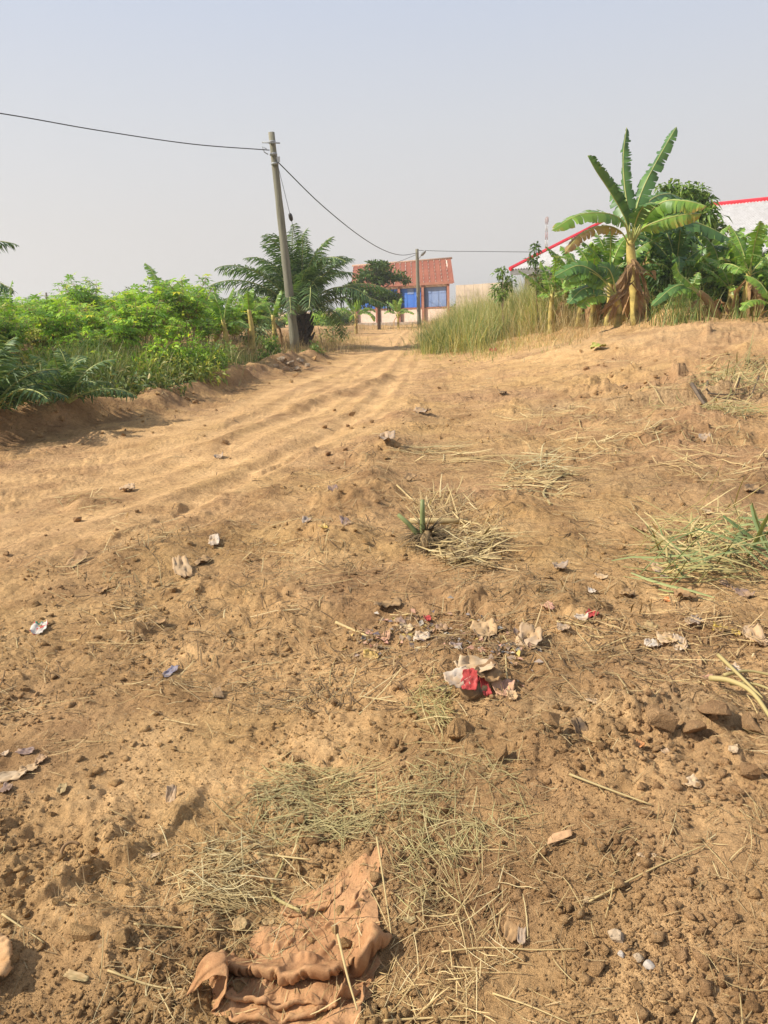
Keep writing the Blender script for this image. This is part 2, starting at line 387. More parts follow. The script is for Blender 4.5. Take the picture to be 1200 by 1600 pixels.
M['cassava'] = leafmat('cassava_leaf', [(0.0, (0.113, 0.242, 0.027)), (0.45, (0.239, 0.430, 0.045)), (0.85, (0.419, 0.598, 0.072)), (0.965, (0.613, 0.629, 0.090)), (1.0, (0.672, 0.629, 0.045))], 0.36, 0.45)
M['cassava2'] = leafmat('cassava_leaf_yellowing', [(0.0, (0.137, 0.216, 0.042)), (0.5, (0.293, 0.360, 0.066)), (0.85, (0.527, 0.486, 0.116)), (1.0, (0.600, 0.486, 0.099))], 0.34, 0.45)
M['palm'] = leafmat('palm_leaflet', [(0.0, (0.057, 0.112, 0.043)), (0.6, (0.121, 0.206, 0.070)), (1.0, (0.234, 0.309, 0.108))], 0.25, 0.5, 0.25)
M['darkleaf'] = leafmat('dark_leaf', [(0.0, (0.030, 0.068, 0.018)), (0.5, (0.068, 0.128, 0.030)), (1.0, (0.150, 0.225, 0.053))], 0.28, 0.45)
M['bushleaf'] = leafmat('bush_leaf', [(0.0, (0.066, 0.134, 0.030)), (0.5, (0.140, 0.244, 0.046)), (1.0, (0.281, 0.360, 0.083))], 0.3, 0.45)
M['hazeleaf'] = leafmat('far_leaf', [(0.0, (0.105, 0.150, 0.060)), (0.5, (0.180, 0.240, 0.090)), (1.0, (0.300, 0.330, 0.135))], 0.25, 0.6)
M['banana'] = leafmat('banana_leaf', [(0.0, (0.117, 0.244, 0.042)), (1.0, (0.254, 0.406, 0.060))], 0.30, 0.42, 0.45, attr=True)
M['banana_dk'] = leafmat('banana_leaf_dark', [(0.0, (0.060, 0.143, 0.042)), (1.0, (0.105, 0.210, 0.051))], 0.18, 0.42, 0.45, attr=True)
M['deadleaf'] = leafmat('dead_leaf', [(0.0, (0.16, 0.085, 0.040)), (0.5, (0.30, 0.18, 0.09)), (1.0, (0.46, 0.31, 0.17))], 0.15, 0.8)
M['midrib'] = plain('midrib', (0.36, 0.38, 0.12), 0.5, 0.2, 5)
M['pstem'] = plain('banana_pseudostem', (0.42, 0.33, 0.10), 0.55, 0.5, 3.5, bmp=0.3)
M['stem'] = plain('cassava_stem', (0.30, 0.21, 0.12), 0.8, 0.3, 20)
M['bark'] = plain('bark', (0.16, 0.11, 0.075), 0.9, 0.4, 9, bmp=0.6)
M['palmtrunk'] = plain('palm_trunk', (0.075, 0.055, 0.040), 0.95, 0.5, 12, bmp=0.8)
def pole_mat():
    m, t, bs, out = newmat('weathered_pole_wood')
    mp = N(t, 'ShaderNodeMapping'); mp.inputs['Scale'].default_value = (14, 14, 0.5); t.links.new(obc(t), mp.inputs[0])
    n = noise(t, 2.0, 8, 0.75, mp.outputs[0])
    t.links.new(ramp(t, n, [(0.3, (0.10, 0.092, 0.066)), (0.5, (0.20, 0.187, 0.135)), (0.75, (0.285, 0.262, 0.19))]), bs.inputs['Base Color'])
    bs.inputs['Roughness'].default_value = 0.85; bump(t, bs, n, 0.6, 0.02)
    return m
M['pole'] = pole_mat()
M['wire'] = plain('wire', (0.05, 0.05, 0.055), 0.6, 0.1)
M['steel'] = plain('galvanised_steel', (0.32, 0.33, 0.34), 0.45, 0.15, 10)

# ------------------------------------------------------------------ mesh helpers
def me_from(name, v, f, mats=(), smooth=False, mi=None):
    me = bpy.data.meshes.new(name); me.from_pydata([tuple(p) for p in v], [], f); me.update()
    for m in mats: me.materials.append(m)
    if mi is not None: me.polygons.foreach_set('material_index', mi)
    if smooth: me.polygons.foreach_set('use_smooth', [True] * len(me.polygons))
    return me

def np_mesh(name, V, Q, mats=(), smooth=False, k=4):
    """fast mesh from arrays: V (n,3), Q (m,k)"""
    me = bpy.data.meshes.new(name); V = np.asarray(V, np.float32); Q = np.asarray(Q, np.int32)
    me.vertices.add(len(V)); me.vertices.foreach_set('co', V.ravel())
    me.loops.add(Q.size); me.loops.foreach_set('vertex_index', Q.ravel())
    me.polygons.add(len(Q)); me.polygons.foreach_set('loop_start', np.arange(0, Q.size, k, dtype=np.int32))
    me.update(calc_edges=True)
    for m in mats: me.materials.append(m)
    if smooth: me.polygons.foreach_set('use_smooth', np.ones(len(Q), bool))
    return me

def link(name, me, parent=None, loc=None):
    o = bpy.data.objects.new(name, me); col.objects.link(o)
    if parent is not None: o.parent = parent
    if loc is not None: o.location = loc
    return o

def tag(o, label=None, cat=None, group=None, kind=None):
    if label: o['label'] = label
    if cat: o['category'] = cat
    if group: o['group'] = group
    if kind: o['kind'] = kind
    return o

def empty(name, loc, label, cat, group=None, rz=0.0):
    o = bpy.data.objects.new(name, None); col.objects.link(o); o.location = loc; o.rotation_euler.z = rz
    o.empty_display_size = 0.1
    return tag(o, label, cat, group)

class MB:
    def __init__(s): s.v = []; s.f = []; s.mi = []
    def add(s, v, f, m=0):
        k = len(s.v); s.v += [tuple(p) for p in v]; s.f += [tuple(i + k for i in q) for q in f]; s.mi += [m] * len(f)
    def box(s, c, d, m=0, ax=None):
        X, Y, Z = ax or (Vector((1, 0, 0)), Vector((0, 1, 0)), Vector((0, 0, 1))); c = Vector(c)
        v = [c + X * (i * d[0] / 2) + Y * (j * d[1] / 2) + Z * (k * d[2] / 2) for i in (-1, 1) for j in (-1, 1) for k in (-1, 1)]
        s.add(v, [(0, 1, 3, 2), (4, 6, 7, 5), (0, 4, 5, 1), (2, 3, 7, 6), (0, 2, 6, 4), (1, 5, 7, 3)], m)
    def tube(s, pts, rad, n=8, m=0, cap=True):
        pts = [Vector(p) for p in pts]; rad = [rad] * len(pts) if isinstance(rad, (int, float)) else rad
        v = []; ref = None
        for i, p in enumerate(pts):
            T = (pts[min(i + 1, len(pts) - 1)] - pts[max(i - 1, 0)]).normalized()
            if ref is None: ref = T.orthogonal().normalized()
            A = (ref - T * ref.dot(T)).normalized(); ref = A; B = T.cross(A)
            v += [p + (A * math.cos(2 * math.pi * j / n) + B * math.sin(2 * math.pi * j / n)) * rad[i] for j in range(n)]
        f = [(i * n + j, i * n + (j + 1) % n, (i + 1) * n + (j + 1) % n, (i + 1) * n + j) for i in range(len(pts) - 1) for j in range(n)]
        if cap: f += [tuple(range(n - 1, -1, -1)), tuple((len(pts) - 1) * n + j for j in range(n))]
        s.add(v, f, m)
    def build(s, name, mats, parent=None, smooth=True, loc=None):
        mats = mats if isinstance(mats, (list, tuple)) else [mats]
        return link(name, me_from(name, s.v, s.f, mats, smooth, s.mi), parent, loc)

def crv(pts, n):                       # Catmull-Rom resample
    P = [Vector(p) for p in pts]; P = [P[0] * 2 - P[1]] + P + [P[-1] * 2 - P[-2]]
    out = []; K = len(P) - 3
    for i in range(n):
        u = i / (n - 1) * K; k = min(int(u), K - 1); t = u - k; a, b, c, d = P[k:k + 4]
        out.append(0.5 * ((2 * b) + (c - a) * t + (2 * a - 5 * b + 4 * c - d) * t * t + (3 * b - a - 3 * c + d) * t ** 3))
    return out

# ------------------------------------------------------------------ the ground
def build_ground():
    ys = [-7.0]
    while ys[-1] < 2500:
        d = ys[-1]
        if d < 0.9: st = 0.35 if d < 0.3 else 0.05
        elif d < 55:
            st = 1.28 * (d * d + 2.25) / 1155.0
            st = min(st, 0.0105 * d)
        else: st = 0.045 * d
        ys.append(d + st)
    ys = np.array(ys)
    un = np.linspace(-1, 1, 861); ex = np.array([1.04, 1.1, 1.2, 1.35, 1.6, 2.0, 2.6, 3.4])
    u = np.concatenate([-ex[::-1], un, ex])
    hw = 1.25 + 0.60 * np.maximum(ys, 0)
    X = hw[:, None] * u[None, :]; Y = np.repeat(ys[:, None], len(u), 1)
    nr, nc = X.shape
    Z = height(X.ravel(), Y.ravel())
    V = np.stack([X.ravel(), Y.ravel(), Z], 1)
    x, y = V[:, 0], V[:, 1]
    rw = road_w(x, y)
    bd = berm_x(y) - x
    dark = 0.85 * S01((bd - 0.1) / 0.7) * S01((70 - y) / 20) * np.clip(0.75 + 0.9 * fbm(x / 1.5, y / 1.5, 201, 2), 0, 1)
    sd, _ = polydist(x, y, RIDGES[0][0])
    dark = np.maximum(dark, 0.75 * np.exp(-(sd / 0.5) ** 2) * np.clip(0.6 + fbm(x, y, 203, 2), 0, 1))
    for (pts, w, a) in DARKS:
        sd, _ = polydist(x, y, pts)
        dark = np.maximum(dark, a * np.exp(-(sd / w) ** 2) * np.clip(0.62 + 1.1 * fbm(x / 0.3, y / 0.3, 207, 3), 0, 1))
    pale = np.zeros_like(x)
    for (pts, w, a) in PALES:
        sd, _ = polydist(x, y, pts)
        pale = np.maximum(pale, a * np.exp(-(sd / w) ** 2) * np.clip(0.6 + 1.2 * fbm(x / 0.35, y / 0.35, 209, 3), 0, 1))
    rc = rw * np.clip(0.8 + 0.9 * fbm((x - road_x(y)) / 0.35, y / 2.5, 211, 3), 0, 1)
    for pts, w_, dp_ in RUTS[:5]:
        i_ = near_idx(x, y, pts, 1.0); sd_, _a = polydist(x[i_], y[i_], pts); rc[i_] = np.maximum(rc[i_] * (1 - 0.45 * np.exp(-((np.abs(sd_) - 2.0 * w_) / (0.6 * w_)) ** 2)), 0.95 * np.exp(-(sd_ / (1.2 * w_)) ** 4) * rw[i_])
    rc = np.maximum(rc, 0.75 * S01((x - 0.6) / 3) * S01((y - 12) / 6) * np.clip(0.6 + fbm(x / 1.6, y / 1.6, 214, 2), 0, 1) * (1 - S01((y - 60) / 30)))
    rc = np.maximum(rc, 0.85 * np.clip(1.2 * fbm(x / 0.5, y / 0.5, 217, 3) + 0.45, 0, 1) * S01((5.0 - y) / 2.0) + 0.3 * np.clip(fbm(x / 0.9, y / 0.9, 219, 3), 0, 1))
    C = np.stack([rc, dark, pale, np.ones_like(x)], 1).astype(np.float32)
    idx = np.arange(nr * nc).reshape(nr, nc)
    Q = np.stack([idx[:-1, :-1].ravel(), idx[:-1, 1:].ravel(), idx[1:, 1:].ravel(), idx[1:, :-1].ravel()], 1)
    rq = rw[Q].mean(1) > 0.5
    for nm, m in (('ground', ~rq), ('dirt_road', rq)):
        q = Q[m]; used = np.unique(q); remap = np.full(nr * nc, -1); remap[used] = np.arange(len(used))
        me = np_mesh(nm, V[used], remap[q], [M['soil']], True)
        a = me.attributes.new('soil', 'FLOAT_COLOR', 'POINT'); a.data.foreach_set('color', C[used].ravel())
        o = link(nm, me)
        tag(o, {'ground': 'rough bare reddish brown earth with clods and litter', 'dirt_road': 'sandy rutted dirt road curving away to the house'}[nm], 'ground' if nm == 'ground' else 'road', kind='structure')
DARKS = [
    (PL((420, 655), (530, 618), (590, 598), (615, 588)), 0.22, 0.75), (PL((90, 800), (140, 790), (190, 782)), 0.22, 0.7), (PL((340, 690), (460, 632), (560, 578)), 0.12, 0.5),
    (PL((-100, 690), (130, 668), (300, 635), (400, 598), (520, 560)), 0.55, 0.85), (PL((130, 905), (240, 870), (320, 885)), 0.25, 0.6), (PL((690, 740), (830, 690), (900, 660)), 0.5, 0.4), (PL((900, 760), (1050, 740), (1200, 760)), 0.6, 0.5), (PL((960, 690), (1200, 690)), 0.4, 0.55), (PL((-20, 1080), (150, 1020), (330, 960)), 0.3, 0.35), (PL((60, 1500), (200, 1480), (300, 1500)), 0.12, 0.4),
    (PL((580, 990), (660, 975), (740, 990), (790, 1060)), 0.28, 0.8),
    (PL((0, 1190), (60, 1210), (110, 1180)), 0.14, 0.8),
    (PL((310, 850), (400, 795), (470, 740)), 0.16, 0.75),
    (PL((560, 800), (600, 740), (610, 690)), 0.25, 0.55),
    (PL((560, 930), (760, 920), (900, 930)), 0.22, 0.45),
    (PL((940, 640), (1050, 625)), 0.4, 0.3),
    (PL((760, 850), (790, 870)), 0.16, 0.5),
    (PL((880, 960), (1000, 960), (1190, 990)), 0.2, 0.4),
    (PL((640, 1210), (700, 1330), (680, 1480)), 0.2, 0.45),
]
PALES = [
    (PL((880, 640), (1000, 640), (1200, 615)), 0.55, 0.75),
    (PL((850, 545), (1000, 530), (1200, 520)), 0.9, 0.5),
    (PL((1040, 500), (1200, 495)), 0.8, 0.55),
    (PL((860, 1120), (1100, 1130), (1200, 1130)), 0.12, 0.5),
    (PL((1050, 620), (1200, 600)), 0.7, 0.5),
    (PL((700, 700), (1000, 760), (1200, 760)), 0.6, 0.3),
]
build_ground()

# ------------------------------------------------------------------ poles and wires
def pole(name, base, top, rb, rtp, label, group):
    o = empty(name, base, label, 'utility pole', group)
    mb = MB(); n = 14; b = Vector(base)
    pts = [(Vector(top) - b) * (i / n) + Vector((0, 0, -0.25 if i == 0 else 0)) for i in range(n + 1)]
    rr = [(rb + (rtp - rb) * i / n) * (1 + 0.04 * math.sin(i * 2.3)) for i in range(n + 1)]
    mb.tube(pts, rr, 14); mb.build('shaft', M['pole'], o)
    return o
pb = gh(461, 531); PD = 28.0
pb = at(461, 531, PD); pb.z = H(pb.x, pb.y)
pt = at(424, 207, PD + 0.2)
tall = pole('utility_pole', pb, pt, 0.175, 0.105, 'tall leaning grey wooden utility pole beside the oil palm', 'utility poles')
def rel(o, p): return Vector(p) - o.location
mb = MB(); a = rel(tall, at(423, 236, PD)); 
mb.tube([a + Vector((-0.12, -0.1, 0.05)), a + Vector((-0.26, -0.12, 0.12)), a + Vector((-0.2, -0.12, -0.05)), a + Vector((-0.08, -0.1, -0.12))], 0.016, 6); mb.build('hook', M['steel'], tall)
for k, zz in enumerate((222, 241, 256)):
    mb = MB(); a2 = rel(tall, at(425 + k * 2.2, zz, PD)); T_ = (rel(tall, pt)).normalized(); mb.tube([a2 - T_ * .03, a2 + T_ * .03], .128, 12); mb.build('band', M['steel'], tall)
mb = MB(); a2 = rel(tall, at(424, 224, PD)); mb.tube([a2 + Vector((-.3, -.1, .02)), a2 + Vector((.3, -.1, -.02))], .022, 6); mb.build('bolt', M['steel'], tall)
mb = MB(); a = rel(tall, at(431, 250, PD)); mb.box(a + Vector((0.1, -0.12, 0)), (0.1, 0.06, 0.16)); mb.build('clamp', M['steel'], tall, False)
mb = MB(); a = rel(tall, at(457, 483, PD)); mb.box(a + Vector((0.02, -0.165, 0)), (0.13, 0.02, 0.3)); mb.build('number_plate', plain('old_paper_notice', (0.45, 0.42, 0.36), 0.8, 0.3, 20), tall, False)
P2D = 62.0
b2p = at(655, 505, P2D); b2p.z = H(b2p.x, b2p.y)
small = pole('utility_pole', b2p, at(651.5, 389, P2D), 0.16, 0.12, 'shorter wooden utility pole carrying a street lamp before the house', 'utility poles')
mb = MB(); a = rel(small, at(653, 405, P2D)); e_ = rel(small, at(661, 396, P2D - 0.6))
mb.tube([a, (a + e_) / 2 + Vector((0, 0, -0.03)), e_], 0.03, 6); arm = mb.build('lamp_arm', M['steel'], small)
mb = MB(); d_ = (e_ - a).normalized(); mb.tube([e_ - d_ * 0.3, e_ - d_ * 0.1, e_ + d_ * 0.2, e_ + d_ * 0.42], [0.05, 0.12, 0.12, 0.03], 10); mb.build('lamp_head', plain('lamp_housing', (0.25, 0.26, 0.27), 0.4, 0.1), small)
for px, yt, yb, d, lab in ((73, 457, 492, 75, 'thin far utility pole above the cassava at left'), (337, 446, 495, 60, 'thin far utility pole left of the oil palm')):
    b = at(px, yb, d); b.z = H(b.x, b.y)
    pole('utility_pole', b, at(px - 1, yt, d), 0.12, 0.09, lab, 'utility poles')

def wire(pts, r, label, name='overhead_wire', n=40):
    mb = MB(); mb.tube(crv(pts, n), r, 5); o = mb.build(name, M['wire']); return tag(o, label, 'wire', 'overhead wires')
wire([at(-420, 125, 18), at(-200, 151, 20.5), at(0, 177, 23), at(150, 203, 25), at(300, 225, 26.7), at(421, 234.5, PD - 0.1)], 0.016, 'dark overhead wire running from the picture edge to the leaning pole')
wire([at(431, 250, PD - 0.12), at(500, 318, 32), at(560, 367, 38), at(600, 391, 45), at(628, 398.5, 53), at(651, 395.5, P2D - 0.1)], 0.02, 'sagging overhead wire strung between the leaning pole and lamp pole')
wire([at(652, 391, P2D - 0.1), at(700, 392.5, 60), at(760, 393, 57), at(850, 394, 54), at(960, 395, 51), at(1080, 392, 48)], 0.02, 'level overhead wire from lamp pole towards the banana grove')
wire([at(650, 398, P2D), at(625, 408, 66), at(600, 414, 70)], 0.018, 'thin service wire from lamp pole to the red roof')
gw = empty('guy_wire', at(505, 516, 30), 'thin slanting stay wire with dark insulator on the leaning pole', 'wire', 'overhead wires')
gw.location.z = H(gw.location.x, gw.location.y)
mb = MB(); A, B = rel(gw, at(432, 250, PD - 0.12)), Vector((0, 0, -0.1)); mb.tube([A + (B - A) * i / 10 for i in range(11)], 0.009, 5); mb.build('strand', M['wire'], gw)
q = A + (B - A) * 0.27; mb = MB(); dd = (B - A).normalized(); mb.tube([q - dd * .14, q - dd * .1, q, q + dd * .1, q + dd * .14], [.02, .06, .075, .06, .02], 8); mb.build('insulator', plain('insulator_brown', (0.05, 0.045, 0.04), 0.3, 0.1), gw)
wire([at(-60, 478, 74), at(20, 470, 75), at(73, 462, 75), at(160, 466, 71), at(260, 466, 66), at(337, 452, 60)], 0.022, 'faint far wire strung above the cassava field')
wire([at(337, 452, 60), at(300, 470, 58), at(240, 482, 55)], 0.018, 'second faint far wire sagging left of the oil palm')

# ------------------------------------------------------------------ house with red roof
def sheet_mat(name, c, c2, rough=0.6, scale=3.0, streak=True, spec=0.3):
    m, t, bs, out = newmat(name)
    o = obc(t); n = noise(t, scale, 6, 0.7, o); n2 = noise(t, scale * 9, 4, 0.7, o)
    cc = mixc(t, ramp(t, n, [(0.35, (0, 0, 0)), (0.65, (1, 1, 1))]), c, c2)
    cc = mixc(t, 1.0, cc, ramp(t, n2, [(0.3, (0.82, 0.8, 0.78)), (0.7, (1.1, 1.1, 1.1))]), 'MULTIPLY')
    t.links.new(cc, bs.inputs['Base Color']); bs.inputs['Roughness'].default_value = rough; bs.inputs['Specular IOR Level'].default_value = spec
    return m
M['redroof'] = sheet_mat('rusty_red_sheet', (0.235, 0.072, 0.042), (0.30, 0.105, 0.06), 0.6, 0.6)
M['pinkwall'] = sheet_mat('cream_render', (0.62, 0.47, 0.38), (0.72, 0.58, 0.48), 0.9, 0.8)
M['column'] = sheet_mat('red_brown_paint', (0.28, 0.11, 0.075), (0.35, 0.16, 0.11), 0.8, 1.5)
M['blue'] = sheet_mat('blue_shutter_paint', (0.045, 0.14, 0.52), (0.07, 0.20, 0.62), 0.45, 1.2)
M['bluegrey'] = sheet_mat('blue_glass_film', (0.14, 0.22, 0.44), (0.22, 0.30, 0.50), 0.3, 1.0)
M['dark'] = plain('dark_opening', (0.035, 0.03, 0.03), 0.8, 0.2)
M['nail'] = plain('nail_line', (0.55, 0.40, 0.30), 0.6, 0.3, 4)
def lerp(a, b, t): return a + (b - a) * t
HRx, HLx = 703.0, 556.0; DR, DL = 68.0, 75.0
wr_b, wl_b = at(HRx, 503, DR), at(HLx, 505, DL); gz = min(H(wr_b.x, wr_b.y), H(wl_b.x, wl_b.y))
wr_b.z = wl_b.z = gz
eR, eL = at(710, 441, DR - 0.6), at(548, 452, DL - 0.6); gR, gL = at(704.5, 403, DR + 4.2), at(552, 416.5, DL + 4.2)
eave_z = (eR.z + eL.z) / 2; eR.z = eL.z = eave_z; rz_ = (gR.z + gL.z) / 2; gR.z = gL.z = rz_
house = empty('house', (wr_b + wl_b) / 2, 'long low house with rusty red sheet roof and blue windows', 'house')
hx = (wr_b - wl_b); HLen = hx.length; hx.normalize(); hn = Vector((hx.y, -hx.x, 0)); UPV = Vector((0, 0, 1)); hb_ = (gR - eR); hb_.z = 0; hb_.normalize(); hn2 = -hb_; hax = (hx, hn, UPV)
hw0 = rel(house, wl_b); WH = eave_z - gz + 0.05
def hp(s, out_, z): return hw0 + hx * (s * HLen) + hn2 * out_ + UPV * z
def hbox(s0, s1, z0, z1, o0, o1, name, mat, parent=house):
    mb = MB(); mb.box(hp((s0 + s1) / 2, (o0 + o1) / 2, (z0 + z1) / 2), ((s1 - s0) * HLen, abs(o1 - o0), z1 - z0), 0, (hx, hn2, UPV))
    return mb.build(name, mat, parent, False)
def colpos(px): return (px - HLx) / (HRx - HLx) * 1.0
sill, head = 1.35, 3.0
hbox(0, 1, -0.3, sill - 0.02, -0.25, 0, 'wall', M['pinkwall'])
hbox(0, 1, head + 0.02, WH + 0.05, -0.25, 0, 'wall', M['pinkwall'])
hbox(0.0, 0.004, -0.3, WH + 0.05, -7.5, -0.26, 'wall', M['pinkwall']); hbox(0.996, 1.0, -0.3, WH + 0.05, -7.5, -0.26, 'wall', M['pinkwall'])
hbox(0, 1, -0.3, WH + 0.05, -7.7, -7.51, 'wall', M['pinkwall'])
hbox(-0.01, 1.01, -0.3, 0.12, 0.003, 0.5, 'plinth', plain('plinth_cement', (0.33, 0.27, 0.22), 0.9, 0.3, 3))
cols = [0.01, 0.245, 0.49, 0.735, 0.985]
for s in cols: hbox(s - 0.012, s + 0.012, -0.3, WH, 0.003, 0.32, 'column', M['column'])
for a, b, k in zip(cols[:-1], cols[1:], range(4)):
    s0, s1 = a + 0.016, b - 0.016
    w = hbox(s0, s1, sill, head, -0.16, -0.10, 'window', M['blue'] if k != 3 else M['bluegrey'])
    hbox(s0 - 0.003, s1 + 0.003, sill - 0.08, sill - 0.001, -0.03, 0.10, 'sill', M['column'], w)
    zs = [sill, sill + 0.68 * (head - sill), head]
    nk = 3
    for i in range(nk):
        for j in range(2):
            a0 = lerp(s0, s1, i / nk) + 0.003; a1 = lerp(s0, s1, (i + 1) / nk) - 0.003
            hbox(a0, a1, zs[j] + 0.03, zs[j + 1] - 0.03, -0.098, -0.06 - 0.02 * ((i + j + k) % 2), 'pane', M['bluegrey'] if (i * 2 + j + k * 3) % 4 == 1 or k == 3 else M['blue'], w)
hbox(-0.01, 1.03, WH - 0.10, WH + 0.12, 0.42, 0.50, 'fascia', M['column'])
# roof: single sheets side by side on both slopes
eRr, eLr, gRr, gLr = rel(house, eR), rel(house, eL), rel(house, gR), rel(house, gL)
NS = 18
bk = (gRr - eRr); 
for side in (0, 1):
    for i in range(NS):
        t0, t1 = i / NS + 0.001, (i + 1) / NS - 0.001
        g0, g1 = lerp(gLr, gRr, t0), lerp(gLr, gRr, t1)
        if side == 0: e0, e1 = lerp(eLr, eRr, t0), lerp(eLr, eRr, t1)
        else:
            off = hb_ * 9.4; e0 = lerp(eLr, eRr, t0) + off; e1 = lerp(eLr, eRr, t1) + off
        nn = ((g0 - e0).cross(e1 - e0)).normalized(); nn = nn if nn.z > 0 else -nn
        mb = MB(); J = 12; v = []
        for row in (0, 0.5, 1.0):
            for j in range(J + 1):
                t = j / J; p = lerp(lerp(e0, e1, t), lerp(g0, g1, t), row)
                v.append(p + nn * (0.03 * math.sin(t * 4 * 2 * math.pi) + (0.006 if i % 2 else 0)))
        f = [(r * (J + 1) + j, r * (J + 1) + j + 1, (r + 1) * (J + 1) + j + 1, (r + 1) * (J + 1) + j) for r in range(2) for j in range(J)]
        if side: f = [q[::-1] for q in f]
        mb.add(v, f); rs = mb.build('roof_sheet', M['redroof'], house)
        if side == 0:
            mb = MB()
            for r in (0.06, 0.2, 0.34, 0.48, 0.62, 0.76, 0.9):
                a_ = lerp(lerp(e0, e1, 0.07), lerp(g0, g1, 0.07), r); b_ = lerp(lerp(e0, e1, 0.07), lerp(g0, g1, 0.07), r + 0.07)
                mb.tube([a_ + nn * 0.04, b_ + nn * 0.04], 0.028, 4)
            mb.build('nail_line', M['nail'], rs)['kind'] = 'stuff'
mb = MB(); mb.tube([gLr + UPV * 0.03 - hx * 0.1, gRr + UPV * 0.03 + hx * 0.1], 0.09, 8); mb.build('ridge_cap', plain('ridge_cap_rust', (0.42, 0.27, 0.19), 0.7, 0.3), house)
for s_, gg in ((0.0, gLr), (0.993, gRr)):
    mb = MB(); a, b = hp(s_, -0.25, WH), hp(s_, -7.7, WH); g_ = Vector((lerp(a, b, .5).x, lerp(a, b, .5).y, gg.z - 0.15))
    mb.add([a, b, g_, a + hx * .1, b + hx * .1, g_ + hx * .1], [(0, 1, 2), (5, 4, 3), (0, 3, 4, 1), (1, 4, 5, 2), (2, 5, 3, 0)])
    mb.build('gable', M['pinkwall'], house, False)

# far low wall to the right of the house
fwm = plain('far_wall_block', (0.46, 0.38, 0.29), 0.9, 0.25, 0.6)
A, B = at(713, 470, 92), at(800, 465, 86); A.z = B.z = 0
wl = empty('boundary_wall', A, 'low tan block wall behind the tall grass right of the house', 'wall')
dv = B - A; L = dv.length; dv.normalize(); topz = at(760, 443, 89).z
for r in range(6):
    for i in range(6):
        mb = MB(); z0, z1 = topz * r / 6, topz * (r + 1) / 6 - 0.02
        mb.box(rel(wl, A + dv * (L * (i + 0.5) / 6)) + UPV * (z0 + z1) / 2 + Vector((0, random.uniform(-.015, .015), 0)), (L / 6 - 0.03, 0.2, z1 - z0 + (random.uniform(0, 0.1) if r == 5 else 0)), 0, (dv, Vector((-dv.y, dv.x, 0)), UPV)); mb.build('block', fwm, wl, False)
mb = MB(); mb.box(rel(wl, A + dv * (L / 2)) + UPV * (topz / 2 - 0.05), (L - 0.02, 0.14, topz - 0.12), 0, (dv, Vector((-dv.y, dv.x, 0)), UPV)); mb.build('core', fwm, wl, False)

# ------------------------------------------------------------------ white shed roof behind the bananas
M['whiteroof'] = sheet_mat('white_sheet', (0.50, 0.485, 0.475), (0.60, 0.585, 0.575), 0.55, 0.35)
M['redtrim'] = plain('red_trim', (0.60, 0.03, 0.045), 0.45, 0.15, 2)
M['shedwall'] = plain('shed_wall', (0.42, 0.38, 0.33), 0.9, 0.2, 1)
SL, SRd = 50.0, 40.0
v0 = at(797, 421, SL)                    # left end of the eave
rg0 = at(962, 337, SL + 4.5); rg1 = at(1420, 295, SRd + 4.5)
rdir = (rg1 - rg0); rdir.z = 0; RL = rdir.length; rdir.normalize(); rback = Vector((-rdir.y, rdir.x, 0))
rg1.z = rg0.z; v1 = v0 + rdir * RL; v1.z = v0.z
shed = empty('warehouse', Vector((v0.x, v0.y, 0)), 'large building with white sheet roof and red edge behind the bananas', 'warehouse')
shed.location.z = H(v0.x, v0.y) - 0.3
r0_, r1_, e0_, e1_ = rel(shed, rg0), rel(shed, rg1), rel(shed, v0), rel(shed, v1)
NS = 22
for i in range(NS):
    t0, t1 = i / NS, (i + 1) / NS - 0.0008
    mb = MB(); J = 16; v = []
    nn = ((e1_ - e0_).cross(r0_ - e0_)).normalized(); nn = nn if nn.z > 0 else -nn
    for row in (0, 1):
        for j in range(J + 1):
            t = lerp(t0, t1, j / J); p = lerp(lerp(e0_, e1_, t), lerp(r0_, r1_, t), row)
            v.append(p + nn * (0.05 * math.sin(j / J * 4 * 2 * math.pi) + (0.006 if i % 2 else 0)))
    mb.add(v, [(j, j + 1, J + 2 + j, J + 1 + j) for j in range(J)]); mb.build('roof_sheet', M['whiteroof'], shed)
bo = rback * 18
mb = MB(); mb.add([r0_, r1_, e1_ + bo, e0_ + bo], [(0, 3, 2, 1)]); mb.build('rear_roof_slope', M['whiteroof'], shed, False)
mb = MB(); mb.tube([r0_ + UPV * 0.03, r1_ + UPV * 0.03], 0.16, 6); mb.build('ridge_trim', M['redtrim'], shed, False)
mb = MB(); mb.tube([e0_ + nn * 0.03, lerp(e0_, r0_, .5) + nn * 0.03, r0_ + nn * 0.03], 0.14, 6); mb.build('verge_trim', M['redtrim'], shed, False)
mb = MB(); mb.box(lerp(e0_, e1_, .5) - UPV * 0.18 + rback * .1, (RL, 0.12, 0.34), 0, (rdir, rback, UPV)); mb.build('fascia', plain('grey_fascia', (0.18, 0.18, 0.18), 0.6, .2), shed, False)
wz = e0_.z - 0.3
mb = MB(); mb.box(lerp(e0_, e1_, .5) + rback * 9.3 - UPV * (e0_.z - wz / 2 + 0.15), (RL - 1.2, 17.0, wz), 0, (rdir, rback, UPV)); mb.build('wall', M['shedwall'], shed, False)
g0 = e0_ + rdir * 0.65 + rback * .8 - UPV * .45; g1 = g0 + rback * 16.4; gm = r0_ + rdir * 0.65 - UPV * 0.35
gm = gm + rdir * max(0, (g0 - gm).dot(rdir))
mb = MB(); mb.add([g0, g1, gm, g0 + rdir * .2, g1 + rdir * .2, gm + rdir * .2], [(0, 2, 1), (3, 4, 5), (0, 1, 4, 3), (1, 2, 5, 4), (2, 0, 3, 5)]); mb.build('gable', M['shedwall'], shed, False)

